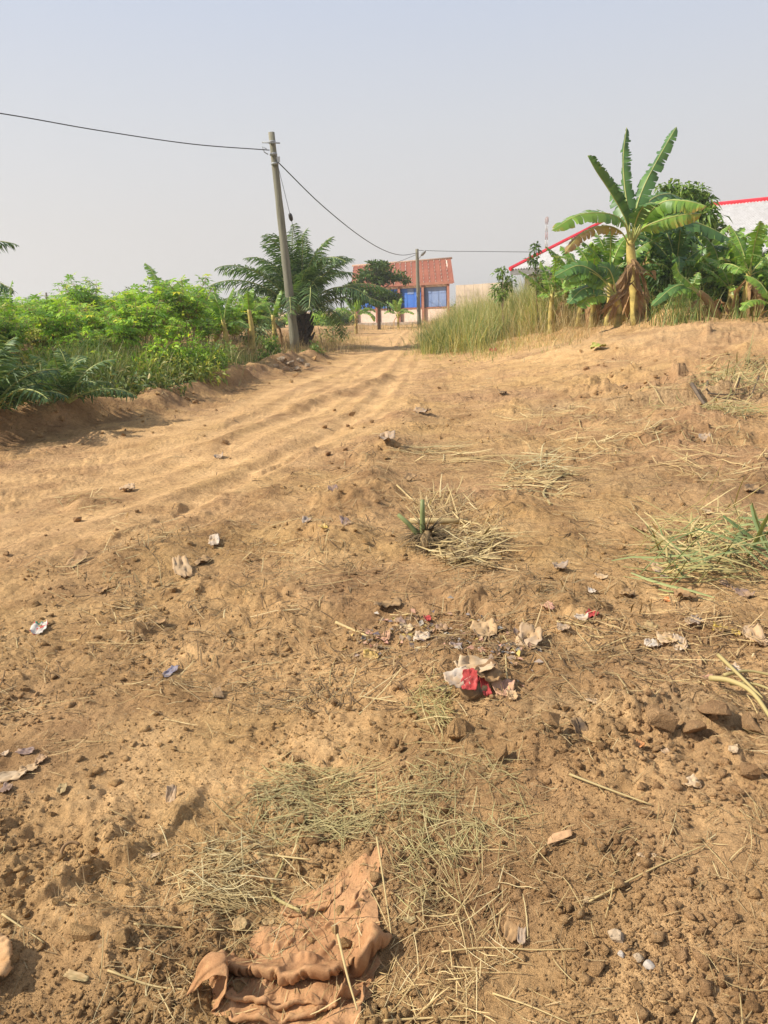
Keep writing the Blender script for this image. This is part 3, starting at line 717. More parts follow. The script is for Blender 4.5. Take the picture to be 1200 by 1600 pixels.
# ------------------------------------------------------------------ far lattice mast
tb = at(852, 470, 330); tb.z = 0; tt = at(850, 339, 330)
mast = empty('lattice_mast', tb, 'slender red and white lattice mast far beyond the sheds', 'mast')
TH = tt.z; redm = plain('mast_red', (0.40, 0.22, 0.20), 0.6, .1); whm = plain('mast_white', (0.55, 0.53, 0.52), 0.6, .1)
def tw(z): return 0.62 - 0.32 * z / TH
NSE = 12
for k in range(NSE):
    mb = MB(); z0, z1 = TH * k / NSE, TH * (k + 1) / NSE
    cs = [(-1, -1), (1, -1), (1, 1), (-1, 1)]
    for i in range(4):
        a, b = cs[i], cs[(i + 1) % 4]
        P = lambda c, z: Vector((c[0] * tw(z), c[1] * tw(z), z))
        mb.tube([P(a, z0), P(a, z1)], 0.09, 4); mb.tube([P(a, z0), P(b, z1)], 0.05, 4); mb.tube([P(b, z0), P(a, z1)], 0.05, 4); mb.tube([P(a, z1), P(b, z1)], 0.05, 4)
    mb.build('lattice_section', redm if k % 2 else whm, mast)
for k, (a, z) in enumerate(((0.3, .97), (2.4, .96), (4.4, .97), (1.2, .88))):
    mb = MB(); c = Vector((math.cos(a) * .7, math.sin(a) * .7, TH * z)); mb.box(c, (0.35, 0.3, 1.8)); mb.build('antenna', whm, mast, False)

# ------------------------------------------------------------------ plants: leaves in bulk
def set_attr(me, name, vals):
    a = me.attributes.new(name, 'FLOAT', 'POINT'); a.data.foreach_set('value', np.asarray(vals, np.float32))

def leaves(P, D, size, width, rg, droop=0.25, fold=0.25):
    """folded leaf-shaped faces: base points P, directions D; returns V,Q (4 verts wings: two quads)"""
    n = len(P); D = D / (np.linalg.norm(D, axis=1, keepdims=True) + 1e-9)
    rnd = rg.normal(size=(n, 3)); rnd[:, 2] *= 0.4; S = np.cross(D, np.array([0, 0, 1.0]) + 0.7 * rnd); S /= (np.linalg.norm(S, axis=1, keepdims=True) + 1e-9)
    U = np.cross(S, D); L = (size * rg.uniform(0.65, 1.25, n))[:, None]; W = L * width
    tip = P + D * L; tip[:, 2] -= (droop * L[:, 0])
    mid = P + D * L * 0.5; mid[:, 2] -= droop * L[:, 0] * 0.2
    a = mid + S * W * 0.5 + U * W * fold; b = mid - S * W * 0.5 + U * W * fold
    V = np.stack([P, a, tip, b, mid], 1).reshape(-1, 3)
    k = np.arange(n)[:, None] * 5
    T = np.concatenate([k + np.array([[0, 1, 4]]), k + np.array([[1, 2, 4]]), k + np.array([[0, 4, 3]]), k + np.array([[4, 2, 3]])], 0)
    return V, T

def cloud(rg, centers, radii, n_each, size, width=0.4, droop=0.3, flat=1.0, shell=0.55):
    Ps, Ds = [], []
    for c, r, n in zip(centers, radii, n_each):
        d = rg.normal(size=(n, 3)); d /= np.linalg.norm(d, axis=1, keepdims=True)
        rad = r * (shell + (1 - shell) * rg.random(n) ** 0.5) * (1 + 0.18 * rg.normal(size=n)); p = d * rad[:, None]; p[:, 2] *= flat
        Ps.append(np.asarray(c)[None] + p); d2 = d + 0.6 * rg.normal(size=(n, 3)); Ds.append(d2)
    return leaves(np.concatenate(Ps), np.concatenate(Ds), size, width, rg, droop)

def blades(P, az, length, width, lean, curl, rg, K=4):
    """arching grass blades standing on P; arrays. returns V,Q"""
    n = len(P); h = np.stack([np.cos(az), np.sin(az), np.zeros(n)], 1); s = np.stack([-np.sin(az), np.cos(az), np.zeros(n)], 1)
    rows = []
    ang = lean.copy(); p = P.copy()
    tw = rg.uniform(-0.8, 0.8, n)
    for k in range(K + 1):
        t = k / K; w = (width * (1 - 0.92 * t ** 1.6) * 0.5)[:, None]
        sd = s * np.cos(tw)[:, None] + h * np.sin(tw)[:, None]
        rows.append(np.stack([p - sd * w, p + sd * w], 1))
        st = (length / K)[:, None]
        p = p + st * (h * np.sin(ang)[:, None] + np.array([0, 0, 1.0]) * np.cos(ang)[:, None]); ang = ang + curl / K
    V = np.stack(rows, 1)            # n,K+1,2,3
    base = (np.arange(n) * (K + 1) * 2)[:, None]
    Q = np.concatenate([base + np.array([[2 * k, 2 * k + 1, 2 * k + 3, 2 * k + 2]]) for k in range(K)], 0)
    return V.reshape(-1, 3), Q

# ------------------------------------------------------------------ cassava
def cassava_proto(seed, hgt, nst, spread, mat, bare=0.45):
    rg = np.random.default_rng(seed); rd = random.Random(seed)
    st = MB(); Ps, Ds = [], []
    for s in range(nst):
        a = rd.uniform(0, 6.28); lean = rd.uniform(0.05, 0.35) * spread
        p0 = Vector((0.06 * math.cos(a), 0.06 * math.sin(a), -0.05)); top = Vector((lean * math.cos(a), lean * math.sin(a), hgt * rd.uniform(0.36, 0.56)))
        m1 = (p0 + top) / 2 + Vector((rd.uniform(-.06, .06), rd.uniform(-.06, .06), 0))
        st.tube(crv([p0, m1, top], 5), [0.018, 0.017, 0.016, 0.014, 0.013], 5)
        for b in range(rd.choice((3, 3, 4))):
            a2 = rd.uniform(0, 6.28); l = hgt * rd.uniform(0.34, 0.56); tip = top + Vector((math.cos(a2) * l * 0.62 * spread, math.sin(a2) * l * 0.62 * spread, l * 0.9))
            br = crv([top, (top + tip) / 2 + Vector((0, 0, -0.03)), tip], 4); st.tube(br, [0.011, 0.009, 0.008, 0.006], 4)
            for k in range(rd.randint(15, 21)):
                t = 0.15 + 0.85 * k / 18; q = lerp(top, tip, min(t, 1)); a3 = k * 2.4 + rd.uniform(-.4, .4); el = rd.uniform(-0.15, 0.75) if t < 0.8 else rd.uniform(0.4, 1.2)
                pl = rd.uniform(0.12, 0.28) * (1.1 - 0.35 * t); d = Vector((math.cos(a3) * math.cos(el), math.sin(a3) * math.cos(el), math.sin(el)))
                hb = q + d * pl; st.tube([q, hb], 0.0035, 3, cap=False)
                Ps.append(hb); Ds.append(d)
    V, T = [], []
    for hb, d in zip(Ps, Ds):
        # palmate leaf: six or seven narrow lobes fanned round the stalk end, drooping
        L = rd.uniform(0.15, 0.25); nl = rd.choice((5, 6, 7)); side = d.cross(Vector((0, 0, 1)));
        if side.length < 1e-3: side = Vector((1, 0, 0))
        side.normalize(); fwd = (d - Vector((0, 0, 0.55))).normalized(); nrm = side.cross(fwd)
        k0 = len(V); V.append(hb)
        for i in range(nl):
            an = (i / (nl - 1) - 0.5) * R(235); ld = (fwd * math.cos(an) + side * math.sin(an)); lp = side * math.cos(an) - fwd * math.sin(an)
            l = L * (1 - 0.32 * abs(i / (nl - 1) - 0.5) * 2); w = l * 0.17; dr = Vector((0, 0, -l * rd.uniform(0.1, 0.4)))
            k = len(V); V += [hb + ld * l * 0.55 + lp * w + dr * .3, hb + ld * l + dr, hb + ld * l * 0.55 - lp * w + dr * .3, hb + ld * l * 0.55 + nrm * w * -0.3 + dr * .25]
            T += [(k0, k, k + 3), (k, k + 1, k + 3), (k0, k + 3, k + 2), (k + 3, k + 1, k + 2)]
    fol = np_mesh('foliage', np.array([tuple(v) for v in V]), np.array(T), [mat], False, 3)
    return me_from('stem', st.v, st.f, [M['stem']], True), fol
CAS = [cassava_proto(11, 1.9, 3, 1.0, M['cassava']), cassava_proto(12, 1.7, 3, 1.2, M['cassava']), cassava_proto(13, 2.0, 4, 0.9, M['cassava']),
       cassava_proto(14, 1.5, 2, 1.0, M['cassava']), cassava_proto(15, 1.75, 3, 1.1, M['cassava2']), cassava_proto(16, 1.35, 3, 1.2, M['cassava2'])]
def put_cassava(x, y, k, sc, label, group):
    o = empty('cassava_plant', (x, y, H(x, y)), label, 'cassava', group, random.uniform(0, 6.28)); o.scale = (sc, sc, sc * random.uniform(0.9, 1.08))
    link('stem', CAS[k][0], o); f = link('foliage', CAS[k][1], o); f['kind'] = 'stuff'
    return o
rd = random.Random(5); spots = []
for _ in range(9000):
    y = rd.uniform(12.2, 40); xb = float(berm_x(y)); x = rd.uniform(-0.57 * y - 0.5, xb - 1.1)
    if x > -0.16 * y - 0.4 - (0.6 if y < 17 else 0) and y < 30: pass
    px_ = 600 + x / y * 1240
    if px_ > 410 or (y < 15.5 and px_ < 200): continue
    dmin = 0.62 + 0.016 * y
    if px_ > 345 and rd.random() < 0.75: continue
    if all((x - a) ** 2 + (y - b) ** 2 > dmin * dmin for a, b in spots): spots.append((x, y))
spots.sort(key=lambda s: s[1])
for i, (x, y) in enumerate(spots[:230]):
    px_ = 600 + x / y * 1240
    k = rd.choice((0, 1, 2, 0, 1, 2, 3, 4)); sc = rd.choice((0.78, 0.9, 1.0, 1.08, 1.2)) * rd.uniform(.95, 1.05)
    if px_ > 330: sc *= 0.82
    sc *= 0.74 + 0.012 * max(0, y - 14)
    row = 'front row' if y < 16 else 'second row' if y < 20 else 'middle of the field' if y < 26 else 'back of the field'
    near = 'at the left picture edge' if px_ < 60 else 'behind the small young palm' if px_ < 160 else 'left of the young banana plant' if px_ < 235 else 'below the young banana plant' if px_ < 290 else 'left of the small banana plants' if px_ < 345 else 'by the small banana plants'
    look = 'yellowing cassava bush' if k == 4 else 'short green cassava bush' if sc < .78 else 'tall green cassava bush' if sc > 1.0 else 'leafy green cassava bush'
    put_cassava(x, y, k, sc, look + ' in the ' + row + ' ' + near, 'cassava field left of the road')

# ------------------------------------------------------------------ oil palms
def frond_mesh(seed, L=2.6, pairs=56, leaflet=0.55, arch=1.3, e0=1.15, mat=None, gapless=True):
    rd = random.Random(seed); mb = MB(); pts = []; p = Vector((0, 0, 0)); e = e0; n = 22
    for i in range(n + 1):
        pts.append(p.copy()); p = p + Vector((math.cos(e), 0, math.sin(e))) * (L / n); e -= arch / n * (0.5 + 1.0 * i / n)
    mb.tube(pts, [0.028 * (1 - 0.85 * i / n) + 0.003 for i in range(n + 1)], 5, 1)
    for k in range(pairs):
        t = 0.14 + 0.86 * k / (pairs - 1); u = t * n; i = min(int(u), n - 1); q = lerp(pts[i], pts[i + 1], u - i); T = (pts[i + 1] - pts[i]).normalized()
        Nn = Vector((0, 1, 0)).cross(T) * -1; Nn = T.cross(Vector((0, 1, 0))) * -1
        for s in (-1, 1):
            l = leaflet * math.sin(math.pi * min(1, 0.12 + 0.86 * t)) ** 0.55 * rd.uniform(0.85, 1.12); w = 0.021
            d = (Vector((0, s, 0)) * rd.uniform(0.75, 0.95) + T * rd.uniform(0.45, 0.75) + Nn * rd.choice((0.35, 0.1, -0.05))).normalized()
            sag = Vector((0, 0, -1)); m1 = q + d * l * 0.5 + sag * l * 0.05; tip = q + d * l + sag * l * rd.uniform(0.18, 0.5)
            wv = T * w
            mb.add([q - wv * .5, q + wv * .5, m1 + wv, m1 - wv, tip], [(0, 1, 2, 3), (3, 2, 4)], 0)
    return me_from('frond', mb.v, mb.f, [mat or M['palm'], M['midrib']], False, mb.mi)
FR = [frond_mesh(1, 3.0), frond_mesh(2, 2.8, arch=1.7), frond_mesh(3, 2.6, arch=1.0, e0=1.3), frond_mesh(4, 2.9, arch=2.1, e0=0.95)]
FRY = [frond_mesh(5, 1.5, 34, 0.42, 1.2, 1.2), frond_mesh(6, 1.35, 30, 0.42, 1.5, 1.1)]
def palm(base, n, sc, trunk_h, trunk_r, label, protos, seed, lift=0.0, name='oil_palm'):
    rd = random.Random(seed); o = empty(name, base, label, 'palm')
    if trunk_h > 0:
        mb = MB(); k = 9; mb.tube([Vector((0.03 * math.sin(i), 0, -0.2 + (trunk_h + 0.2) * i / k)) for i in range(k + 1)], [trunk_r * (1.15 - 0.25 * i / k) * (1 + 0.08 * math.sin(i * 5)) for i in range(k + 1)], 12); mb.build('trunk', M['palmtrunk'], o)
        for i in range(34):
            a = i * 2.4; z = trunk_h * (0.12 + 0.86 * i / 34); d = Vector((math.cos(a), math.sin(a), 0)); q = d * trunk_r * 0.85 + Vector((0, 0, z))
            mb = MB(); mb.tube([q, q + d * 0.12 + Vector((0, 0, 0.14)), q + d * 0.22 + Vector((0, 0, 0.34))], [0.07, 0.055, 0.03], 5); mb.build('frond_stub', M['palmtrunk'], o)
    for i in range(n):
        t = i / max(1, n - 1); f = link('frond', protos[i % len(protos)], o, (0, 0, trunk_h + 0.02 * i / n))
        f.rotation_euler = (rd.uniform(-0.25, 0.25), lerp(0.62, -0.5, t ** .9) + rd.uniform(-0.12, 0.12), i * 2.39996 + rd.uniform(-.2, .2)); s = sc * rd.uniform(0.85, 1.1); f.scale = (s, s, s)
    return o
b = at(472, 524, 30.5); b.z = H(b.x, b.y)
palm(b, 46, 1.26, 1.15, 0.32, 'big dark oil palm with arching fronds behind the leaning pole', FR, 3)
b = gh(-15, 650); palm(b, 20, 0.8, 0.0, 0, 'low dark young oil palm at the left picture edge', FRY, 4, name='young_palm')
b = gh(108, 632); palm(b, 15, 0.6, 0.0, 0, 'small young oil palm on the bank right of the larger one', FRY, 5, name='young_palm')
b = at(-150, 600, 14.5); b.z = H(b.x, b.y); palm(b, 22, 0.82, 1.5, 0.22, 'oil palm beyond the left edge with frond tips showing', FR, 9)

# ------------------------------------------------------------------ banana plants
def banana_leaf(pts, width, ref, tear=0.35, age=0.0, agetip=0.6, fold=0.25, seed=0, pet=0.14, mat='banana', parent=None, sag=0.0):
    """pts: world or local path from the stem to the tip; ref: the blade's upper side"""
    rd = random.Random(seed); n = 40; C = crv(pts, n); ref = Vector(ref); L = sum((C[i + 1] - C[i]).length for i in range(n - 1))
    mb = MB(); ages = []
    fr = []
    for i in range(n):
        T = (C[min(i + 1, n - 1)] - C[max(i - 1, 0)]).normalized(); S = T.cross(ref); S = S.normalized() if S.length > 1e-4 else Vector((1, 0, 0)); fr.append((C[i], T, S, S.cross(T)))
    rr = [0.024 * width / 0.32 * (1 - 0.86 * i / (n - 1)) + 0.004 for i in range(n)]
    mb.tube(C, rr, 6, 1); ages += [age * 0.6] * len(mb.v)
    def prof(t):
        if t < pet: return 0
        u = (t - pet) / (1 - pet); return width * min(1.0, (u / 0.16) ** 0.6) * (max(0, 1 - u ** 5.0)) ** 0.6
    for s in (-1, 1):
        i = 0
        while i < n - 1:
            g = 1 if rd.random() < tear else rd.choice((1, 2, 2, 3)); j = min(n - 1, i + g)
            dp = fold + rd.uniform(-0.25, 0.5) * (0.35 + tear) + sag * (i / n); gap = rd.uniform(0.0, 0.75) * tear; shr = 1 - rd.random() ** 2 * .22 * tear
            rows = []
            for k in range(i, j + 1):
                P, T, S, U = fr[k]; t = k / (n - 1); w = prof(t) * shr; x_ = 0.0
                if k == i and i > 0: x_ = gap * L / n
                if k == j and j < n - 1: x_ = -gap * L / n
                a1, a2 = dp * 0.6, dp * 1.5
                m = P + S * s * w * 0.5 * math.cos(a1) - U * w * 0.5 * math.sin(a1); wav = 0.02 * math.sin(k * 2.1 + s) * w / 0.3
                ed = m + S * s * w * 0.5 * math.cos(a2) - U * w * 0.5 * math.sin(a2) + T * (x_ + 0.12 * w) + U * wav
                rows.append((P + U * 0.004, m, ed))
                for q in range(3): ages.append(age + agetip * max(0, t - 0.55) * 1.6 * (0.5 + 0.5 * q / 2) + (0.22 * q / 2 if rd.random() < 0.5 else 0))
            k0 = len(mb.v); v = [p for r_ in rows for p in r_]; f = []
            for k in range(len(rows) - 1):
                for q in range(2):
                    a_, b_, c_, d_ = 3 * k + q, 3 * k + q + 1, 3 * k + q + 4, 3 * k + q + 3; f.append((a_, b_, c_, d_) if s > 0 else (d_, c_, b_, a_))
            mb.add(v, f, 0); i = j
    if parent is not None:
        off = parent.matrix_world.translation if False else parent.location
        mb.v = [tuple(Vector(p) - off) for p in mb.v]
    me = me_from('leaf', mb.v, mb.f, [M[mat], M['midrib']], True, mb.mi); set_attr(me, 'age', ages)
    return link('leaf', me, parent)

def dead_leaf(pts, width, seed, parent):
    rd = random.Random(seed); C = crv(pts, 12); v = []; m = 5
    for i, p in enumerate(C):
        t = i / 11; w = width * math.sin(math.pi * min(1, 0.12 + 0.85 * t)) ** 0.7
        a0 = rd.uniform(0, 0.5) + seed
        for k in range(m):
            u = (k / (m - 1) - 0.5) * 2; v.append(p + Vector((math.cos(a0) * u * w, math.sin(a0) * u * w, 0)) + Vector((rd.uniform(-1, 1), rd.uniform(-1, 1), rd.uniform(-1, 1))) * w * 0.28)
    f = [(i * m + k, i * m + k + 1, (i + 1) * m + k + 1, (i + 1) * m + k) for i in range(11) for k in range(m - 1)]
    off = parent.location
    return link('dead_leaf', me_from('dead_leaf', [Vector(p) - off for p in v], f, [M['deadleaf']], False), parent)

def pstem(path, rad, parent, mat=None):
    mb = MB(); off = parent.location; pts = [Vector(p) - off for p in crv(path, 14)]
    k = len(pts) - 1; mb.tube(pts, [rad[0] + (rad[1] - rad[0]) * i / k for i in range(k + 1)], 12); mb.build('pseudostem', mat or M['pstem'], parent)

BD = 20.0
def bp(x, y, dz=0.0): return at(x, y, BD + dz)
mbase = bp(996, 505); mbase.z = H(mbase.x, mbase.y) - 0.05
main = empty('banana_plant', mbase, 'tallest banana plant with upright torn leaves and yellow stem', 'banana plant', 'banana plants')
pstem([mbase, bp(994, 470), bp(990, 430), bp(986, 400), bp(985, 372)], (0.17, 0.095), main)
CR = (985, 388)
MAIN = [  # path in the picture with metres nearer or farther, width, upper side, tear, age, tip age, fold, shade
    ([CR, (983, 340, 0), (976, 290, .2), (974, 245, .35), (979, 199, .4)], .24, (-.75, -.65, .1), .6, 0, .1, .8, 'banana_dk'),
    ([CR, (992, 335, 0), (1006, 292, .1), (1030, 245, .2), (1057, 198, .2)], .25, (-.5, -.8, .5), .55, 0, .1, .5, 'banana_dk'),
    ([CR, (978, 345, 0), (956, 304, -.1), (932, 268, -.2), (918, 243, -.3)], .26, (-.95, .1, .5), .5, 0.1, .2, 1.15, 'banana_dk'),
    ([CR, (976, 350, -.2), (950, 334, -.5), (905, 336, -.8), (862, 360, -1)], .30, (-.25, -.75, 1), .2, 0.02, .5, .3, 'banana'),
    ([CR, (970, 362, -.3), (944, 353, -.6), (908, 366, -.9), (882, 396, -1.1)], .22, (-.3, -.8, .8), .5, .62, .3, .5, 'banana'),
    ([CR, (1004, 345, -.2), (1035, 316, -.5), (1072, 314, -.8), (1104, 322, -1)], .33, (.25, -.85, .8), .3, .05, .75, .5, 'banana'),
    ([CR, (1004, 358, -.3), (1030, 345, -.6), (1064, 336, -.8), (1096, 334, -.9)], .30, (.1, -.9, .7), .35, .28, .35, .55, 'banana'),
    ([CR, (1008, 350, .2), (1050, 343, .3), (1100, 352, .3), (1150, 378, .2)], .33, (.2, -.7, 1), .3, .02, .2, .4, 'banana_dk'),
    ([CR, (1000, 335, .5), (1020, 310, 1.0), (1046, 303, 1.4), (1070, 312, 1.7)], .32, (.1, -.6, 1), .3, 0, .1, .3, 'banana_dk'),
    ([CR, (978, 345, .4), (965, 312, .9), (962, 292, 1.3), (955, 288, 1.8)], .24, (-.4, -.5, 1), .5, .1, .3, .4, 'banana_dk'),
    ([CR, (992, 352, -.3), (1000, 330, -.6), (1012, 318, -1.0), (1030, 318, -1.4)], .22, (.2, -.4, 1), .3, 0, .1, .3, 'banana_dk'),
    ([CR, (995, 358, .5), (1030, 350, 1.2), (1075, 362, 1.7), (1100, 385, 1.9)], .3, (.2, -.4, 1), .4, 0, .1, .3, 'banana_dk'),
]
for i, (pth, w, ref, te, ag, agt, fo, mt) in enumerate(MAIN):
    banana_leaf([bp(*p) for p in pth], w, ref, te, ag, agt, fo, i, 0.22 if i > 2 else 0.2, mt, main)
for i, pth in enumerate([[(984, 410, -.15), (976, 440, -.25), (960, 470, -.3), (948, 500, -.35)], [(984, 420, -.2), (978, 455, -.3), (968, 480, -.35), (962, 502, -.4)], [(992, 415, -.15), (1006, 450, -.2), (1008, 480, -.25), (1004, 503, -.3)],
                         [(990, 405, -.1), (1000, 425, -.3), (1014, 428, -.4), (1020, 434, -.4)], [(986, 430, .2), (975, 470, .25), (975, 500, .25)], [(992, 440, -.2), (1000, 470, -.35), (1012, 500, -.4)], [(985, 440, -.25), (965, 462, -.4), (940, 492, -.5)]]):
    for kk in range(3): dead_leaf([bp(p[0] + random.uniform(-7, 7), p[1] + random.uniform(-4, 4), (p[2] if len(p) > 2 else 0) + random.uniform(-.08, .08)) for p in pth], random.uniform(.05, .11), i * 3 + kk + 1, main)

def banana(px, py, d, hgt, n, label, seed, Lf=1.5, w=0.24, upright=0.5, dead=2, mat='banana', base_z=None, tilt=(0, 0), age=0.05, azs=None):
    rd = random.Random(seed); b = at(px, py, d); b.z = H(b.x, b.y) - 0.03
    o = empty('banana_plant', b, label, 'banana plant', 'banana plants'); top = b + Vector((tilt[0], tilt[1], hgt))
    pstem([b, (b + top) / 2 + Vector((rd.uniform(-.05, .05), 0, 0)), top], (0.10 * hgt ** .5, 0.05 * hgt ** .5), o)
    for i in range(n):
        a = (azs[i] if azs else i * 2.4 + rd.uniform(-.4, .4)); el = lerp(1.45, 0.35, (i / max(1, n - 1)) ** (0.6 + upright)) + rd.uniform(-.12, .12); L = Lf * rd.uniform(0.8, 1.15)
        p = top - Vector((0, 0, 0.15)); pts = [p.copy()]; bend = rd.uniform(0.5, 1.3) * (1.2 - upright) + (0.5 if el < 0.8 else 0)
        for k in range(5):
            p = p + Vector((math.cos(a) * math.cos(el), math.sin(a) * math.cos(el), math.sin(el))) * L / 5; pts.append(p.copy()); el -= bend / 5 * (0.6 + 0.4 * k)
        banana_leaf(pts, w * rd.uniform(.85, 1.1), (rd.uniform(-.2, .2), -0.35, 1.0) if el < 1.0 else (math.cos(a) * -1, math.sin(a) * -1, .3), rd.uniform(.3, .85), max(0, age + rd.uniform(-.05, .15) * (i / n)), rd.uniform(0, .6), rd.uniform(.1, .5), seed * 31 + i, .16, mat, o)
    for i in range(dead):
        a = rd.uniform(0, 6.28); q = top - Vector((0, 0, 0.2)); s = Vector((math.cos(a), math.sin(a), 0))
        dead_leaf([q, q + s * .25 - Vector((0, 0, hgt * .25)), q + s * .32 - Vector((0, 0, hgt * .6)), q + s * .3 - Vector((0, 0, hgt * .85))], .085, seed + i, o)
    return o
banana(950, 498, 21.5, 1.5, 9, 'bright young banana plant just left behind the tallest banana plant', 2, 1.5, .22, .6, 2, 'banana')
banana(862, 500, 23.5, 1.2, 7, 'leftmost banana plant rising over the tall grass before the white roof', 4, 1.35, .2, .8, 1, 'banana')
banana(905, 500, 22.8, 1.35, 8, 'banana plant between the grass and the young plant', 6, 1.4, .24, .45, 1, 'banana')
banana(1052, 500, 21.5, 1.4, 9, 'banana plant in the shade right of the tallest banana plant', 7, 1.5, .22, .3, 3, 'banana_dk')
banana(1165, 492, 18.6, 1.1, 9, 'banana plant with brown dead skirt near the right edge', 8, 1.15, .2, .6, 9, 'banana')
banana(1222, 500, 18.2, 1.0, 7, 'banana plant whose leaves reach in from the right edge', 9, 1.4, .22, .5, 3, 'banana')
banana(1120, 495, 20.5, 1.2, 7, 'banana plant half hidden between the shrubs at right', 10, 1.5, .24, .5, 1, 'banana')
banana(1078, 497, 19.2, .55, 5, 'small bright banana sucker by the fallen stem', 11, .8, .16, .7, 0, 'banana')
banana(1010, 497, 22.6, 2.0, 9, 'banana plant hidden directly behind the tallest banana plant', 12, 1.5, .22, .3, 3, 'banana_dk')
for i, (px, py, d, h, n, lab, L) in enumerate([(1035, 498, 23.0, 1.3, 7, 'ragged banana plant in the shade behind the right shrubs', 1.3), (1090, 497, 22.0, 1.3, 8, 'ragged banana plant rising between tree and white roof', 1.3), (1145, 496, 21.4, 1.1, 8, 'low ragged banana plant left of the skirted one', 1.2), (1185, 494, 20.6, 1.0, 8, 'ragged banana plant behind the skirted one', 1.2),
      (925, 499, 22.0, 1.5, 7, 'slender banana plant behind the toppled fan', 1.3), (885, 500, 23.6, 1.2, 7, 'small banana plant at the tall grass edge', 1.1), (975, 498, 21.6, 1.3, 8, 'bright banana plant close behind the yellow stem', 1.3), (1205, 492, 17.8, .5, 5, 'low banana sucker at the right edge', 1.0), (1138, 495, 19.6, .8, 8, 'low spreading banana plant between broken stem and skirt', 1.15), (1178, 494, 19.4, .9, 8, 'low spreading banana plant just right of the skirt', 1.1), (1066, 498, 20.6, .9, 8, 'low spreading banana plant left of the broken stem', 1.1)]):
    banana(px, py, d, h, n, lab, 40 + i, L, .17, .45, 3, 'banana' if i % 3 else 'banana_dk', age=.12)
# toppled plant: leaves fanned to the left
fb = bp(966, 500, -.3); fb.z = H(fb.x, fb.y); fan = empty('banana_plant', fb, 'toppled banana plant fanning broad leaves down to the left', 'banana plant', 'banana plants')
pstem([fb, bp(966, 478, -.35), bp(960, 458, -.4)], (.11, .06), fan)
for i, pth in enumerate([[(960, 460), (938, 432), (905, 415), (866, 432)], [(960, 462), (935, 440), (905, 430), (880, 452)], [(960, 464), (935, 450), (910, 452), (888, 474)], [(962, 462), (940, 436), (915, 424), (886, 438)], [(962, 458), (958, 436), (950, 420), (935, 416)], [(962, 466), (940, 462), (920, 466), (905, 480)]]):
    banana_leaf([bp(p[0], p[1], -.4 - .12 * k) for k, p in enumerate(pth)], .25, (-.35, -.8, .8), .2, .03, .2, .15, 70 + i, .2, 'banana' if i % 2 else 'banana_dk', fan)
# broken stem leaning left
kb = bp(1122, 500, -1.2); kb.z = H(kb.x, kb.y); brk = empty('banana_plant', kb, 'broken banana stem leaning left with hanging leaves', 'banana plant', 'banana plants')
pstem([kb, bp(1112, 480, -1.25), bp(1103, 466, -1.3), bp(1092, 457, -1.35)], (.12, .07), brk, M['deadleaf'])
for i, (pth, mt, ag) in enumerate([([(1094, 460), (1076, 450), (1060, 452), (1046, 462)], 'banana', .1), ([(1094, 458), (1072, 446), (1050, 450), (1018, 478)], 'banana_dk', 0), ([(1096, 462), (1090, 476), (1092, 490)], 'banana', .9), ([(1092, 456), (1075, 440), (1060, 425), (1056, 410)], 'banana', 0)]):
    banana_leaf([bp(p[0], p[1], -1.3 - .1 * k) for k, p in enumerate(pth)], .17, (-.2, -.7, .9), .3, ag, .3, .3, 90 + i, .2, mt, brk)
for i in range(4):
    a = i * 1.7; q = kb + Vector((0, 0, .45)); s = Vector((math.cos(a), math.sin(a), 0)); dead_leaf([q, q + s * .2 - Vector((0, 0, .2)), q + s * .3 - Vector((0, 0, .42))], .12, 20 + i, brk)
# bananas in and behind the cassava, and by the house
banana(255, 500, 21, 1.55, 5, 'young banana plant standing out above the cassava', 21, 1.2, .2, .3, 0, 'banana', azs=[2.6, .6, 1.6, .2, 3.4])
banana(352, 543, 22, 1.05, 6, 'small banana plant at the right end of the cassava', 22, .95, .18, .6, 1, 'banana')
banana(392, 525, 25, 1.25, 5, 'slim banana plant left of the leaning pole', 23, 1.0, .16, .7, 1, 'banana')
banana(428, 520, 27, 1.1, 5, 'small banana plant just left of the leaning pole', 24, .9, .16, .6, 1, 'banana')
banana(18, 500, 30, 1.5, 4, 'banana plant with one upright leaf at the far left', 25, 1.5, .2, .9, 0, 'banana')
banana(556, 512, 48, 1.2, 7, 'banana plant below the terraced tree by the house', 26, 1.7, .24, .2, 1, 'banana')
banana(622, 508, 58, 1.1, 7, 'banana plant in front of the house column', 27, 1.5, .24, .2, 1, 'banana')


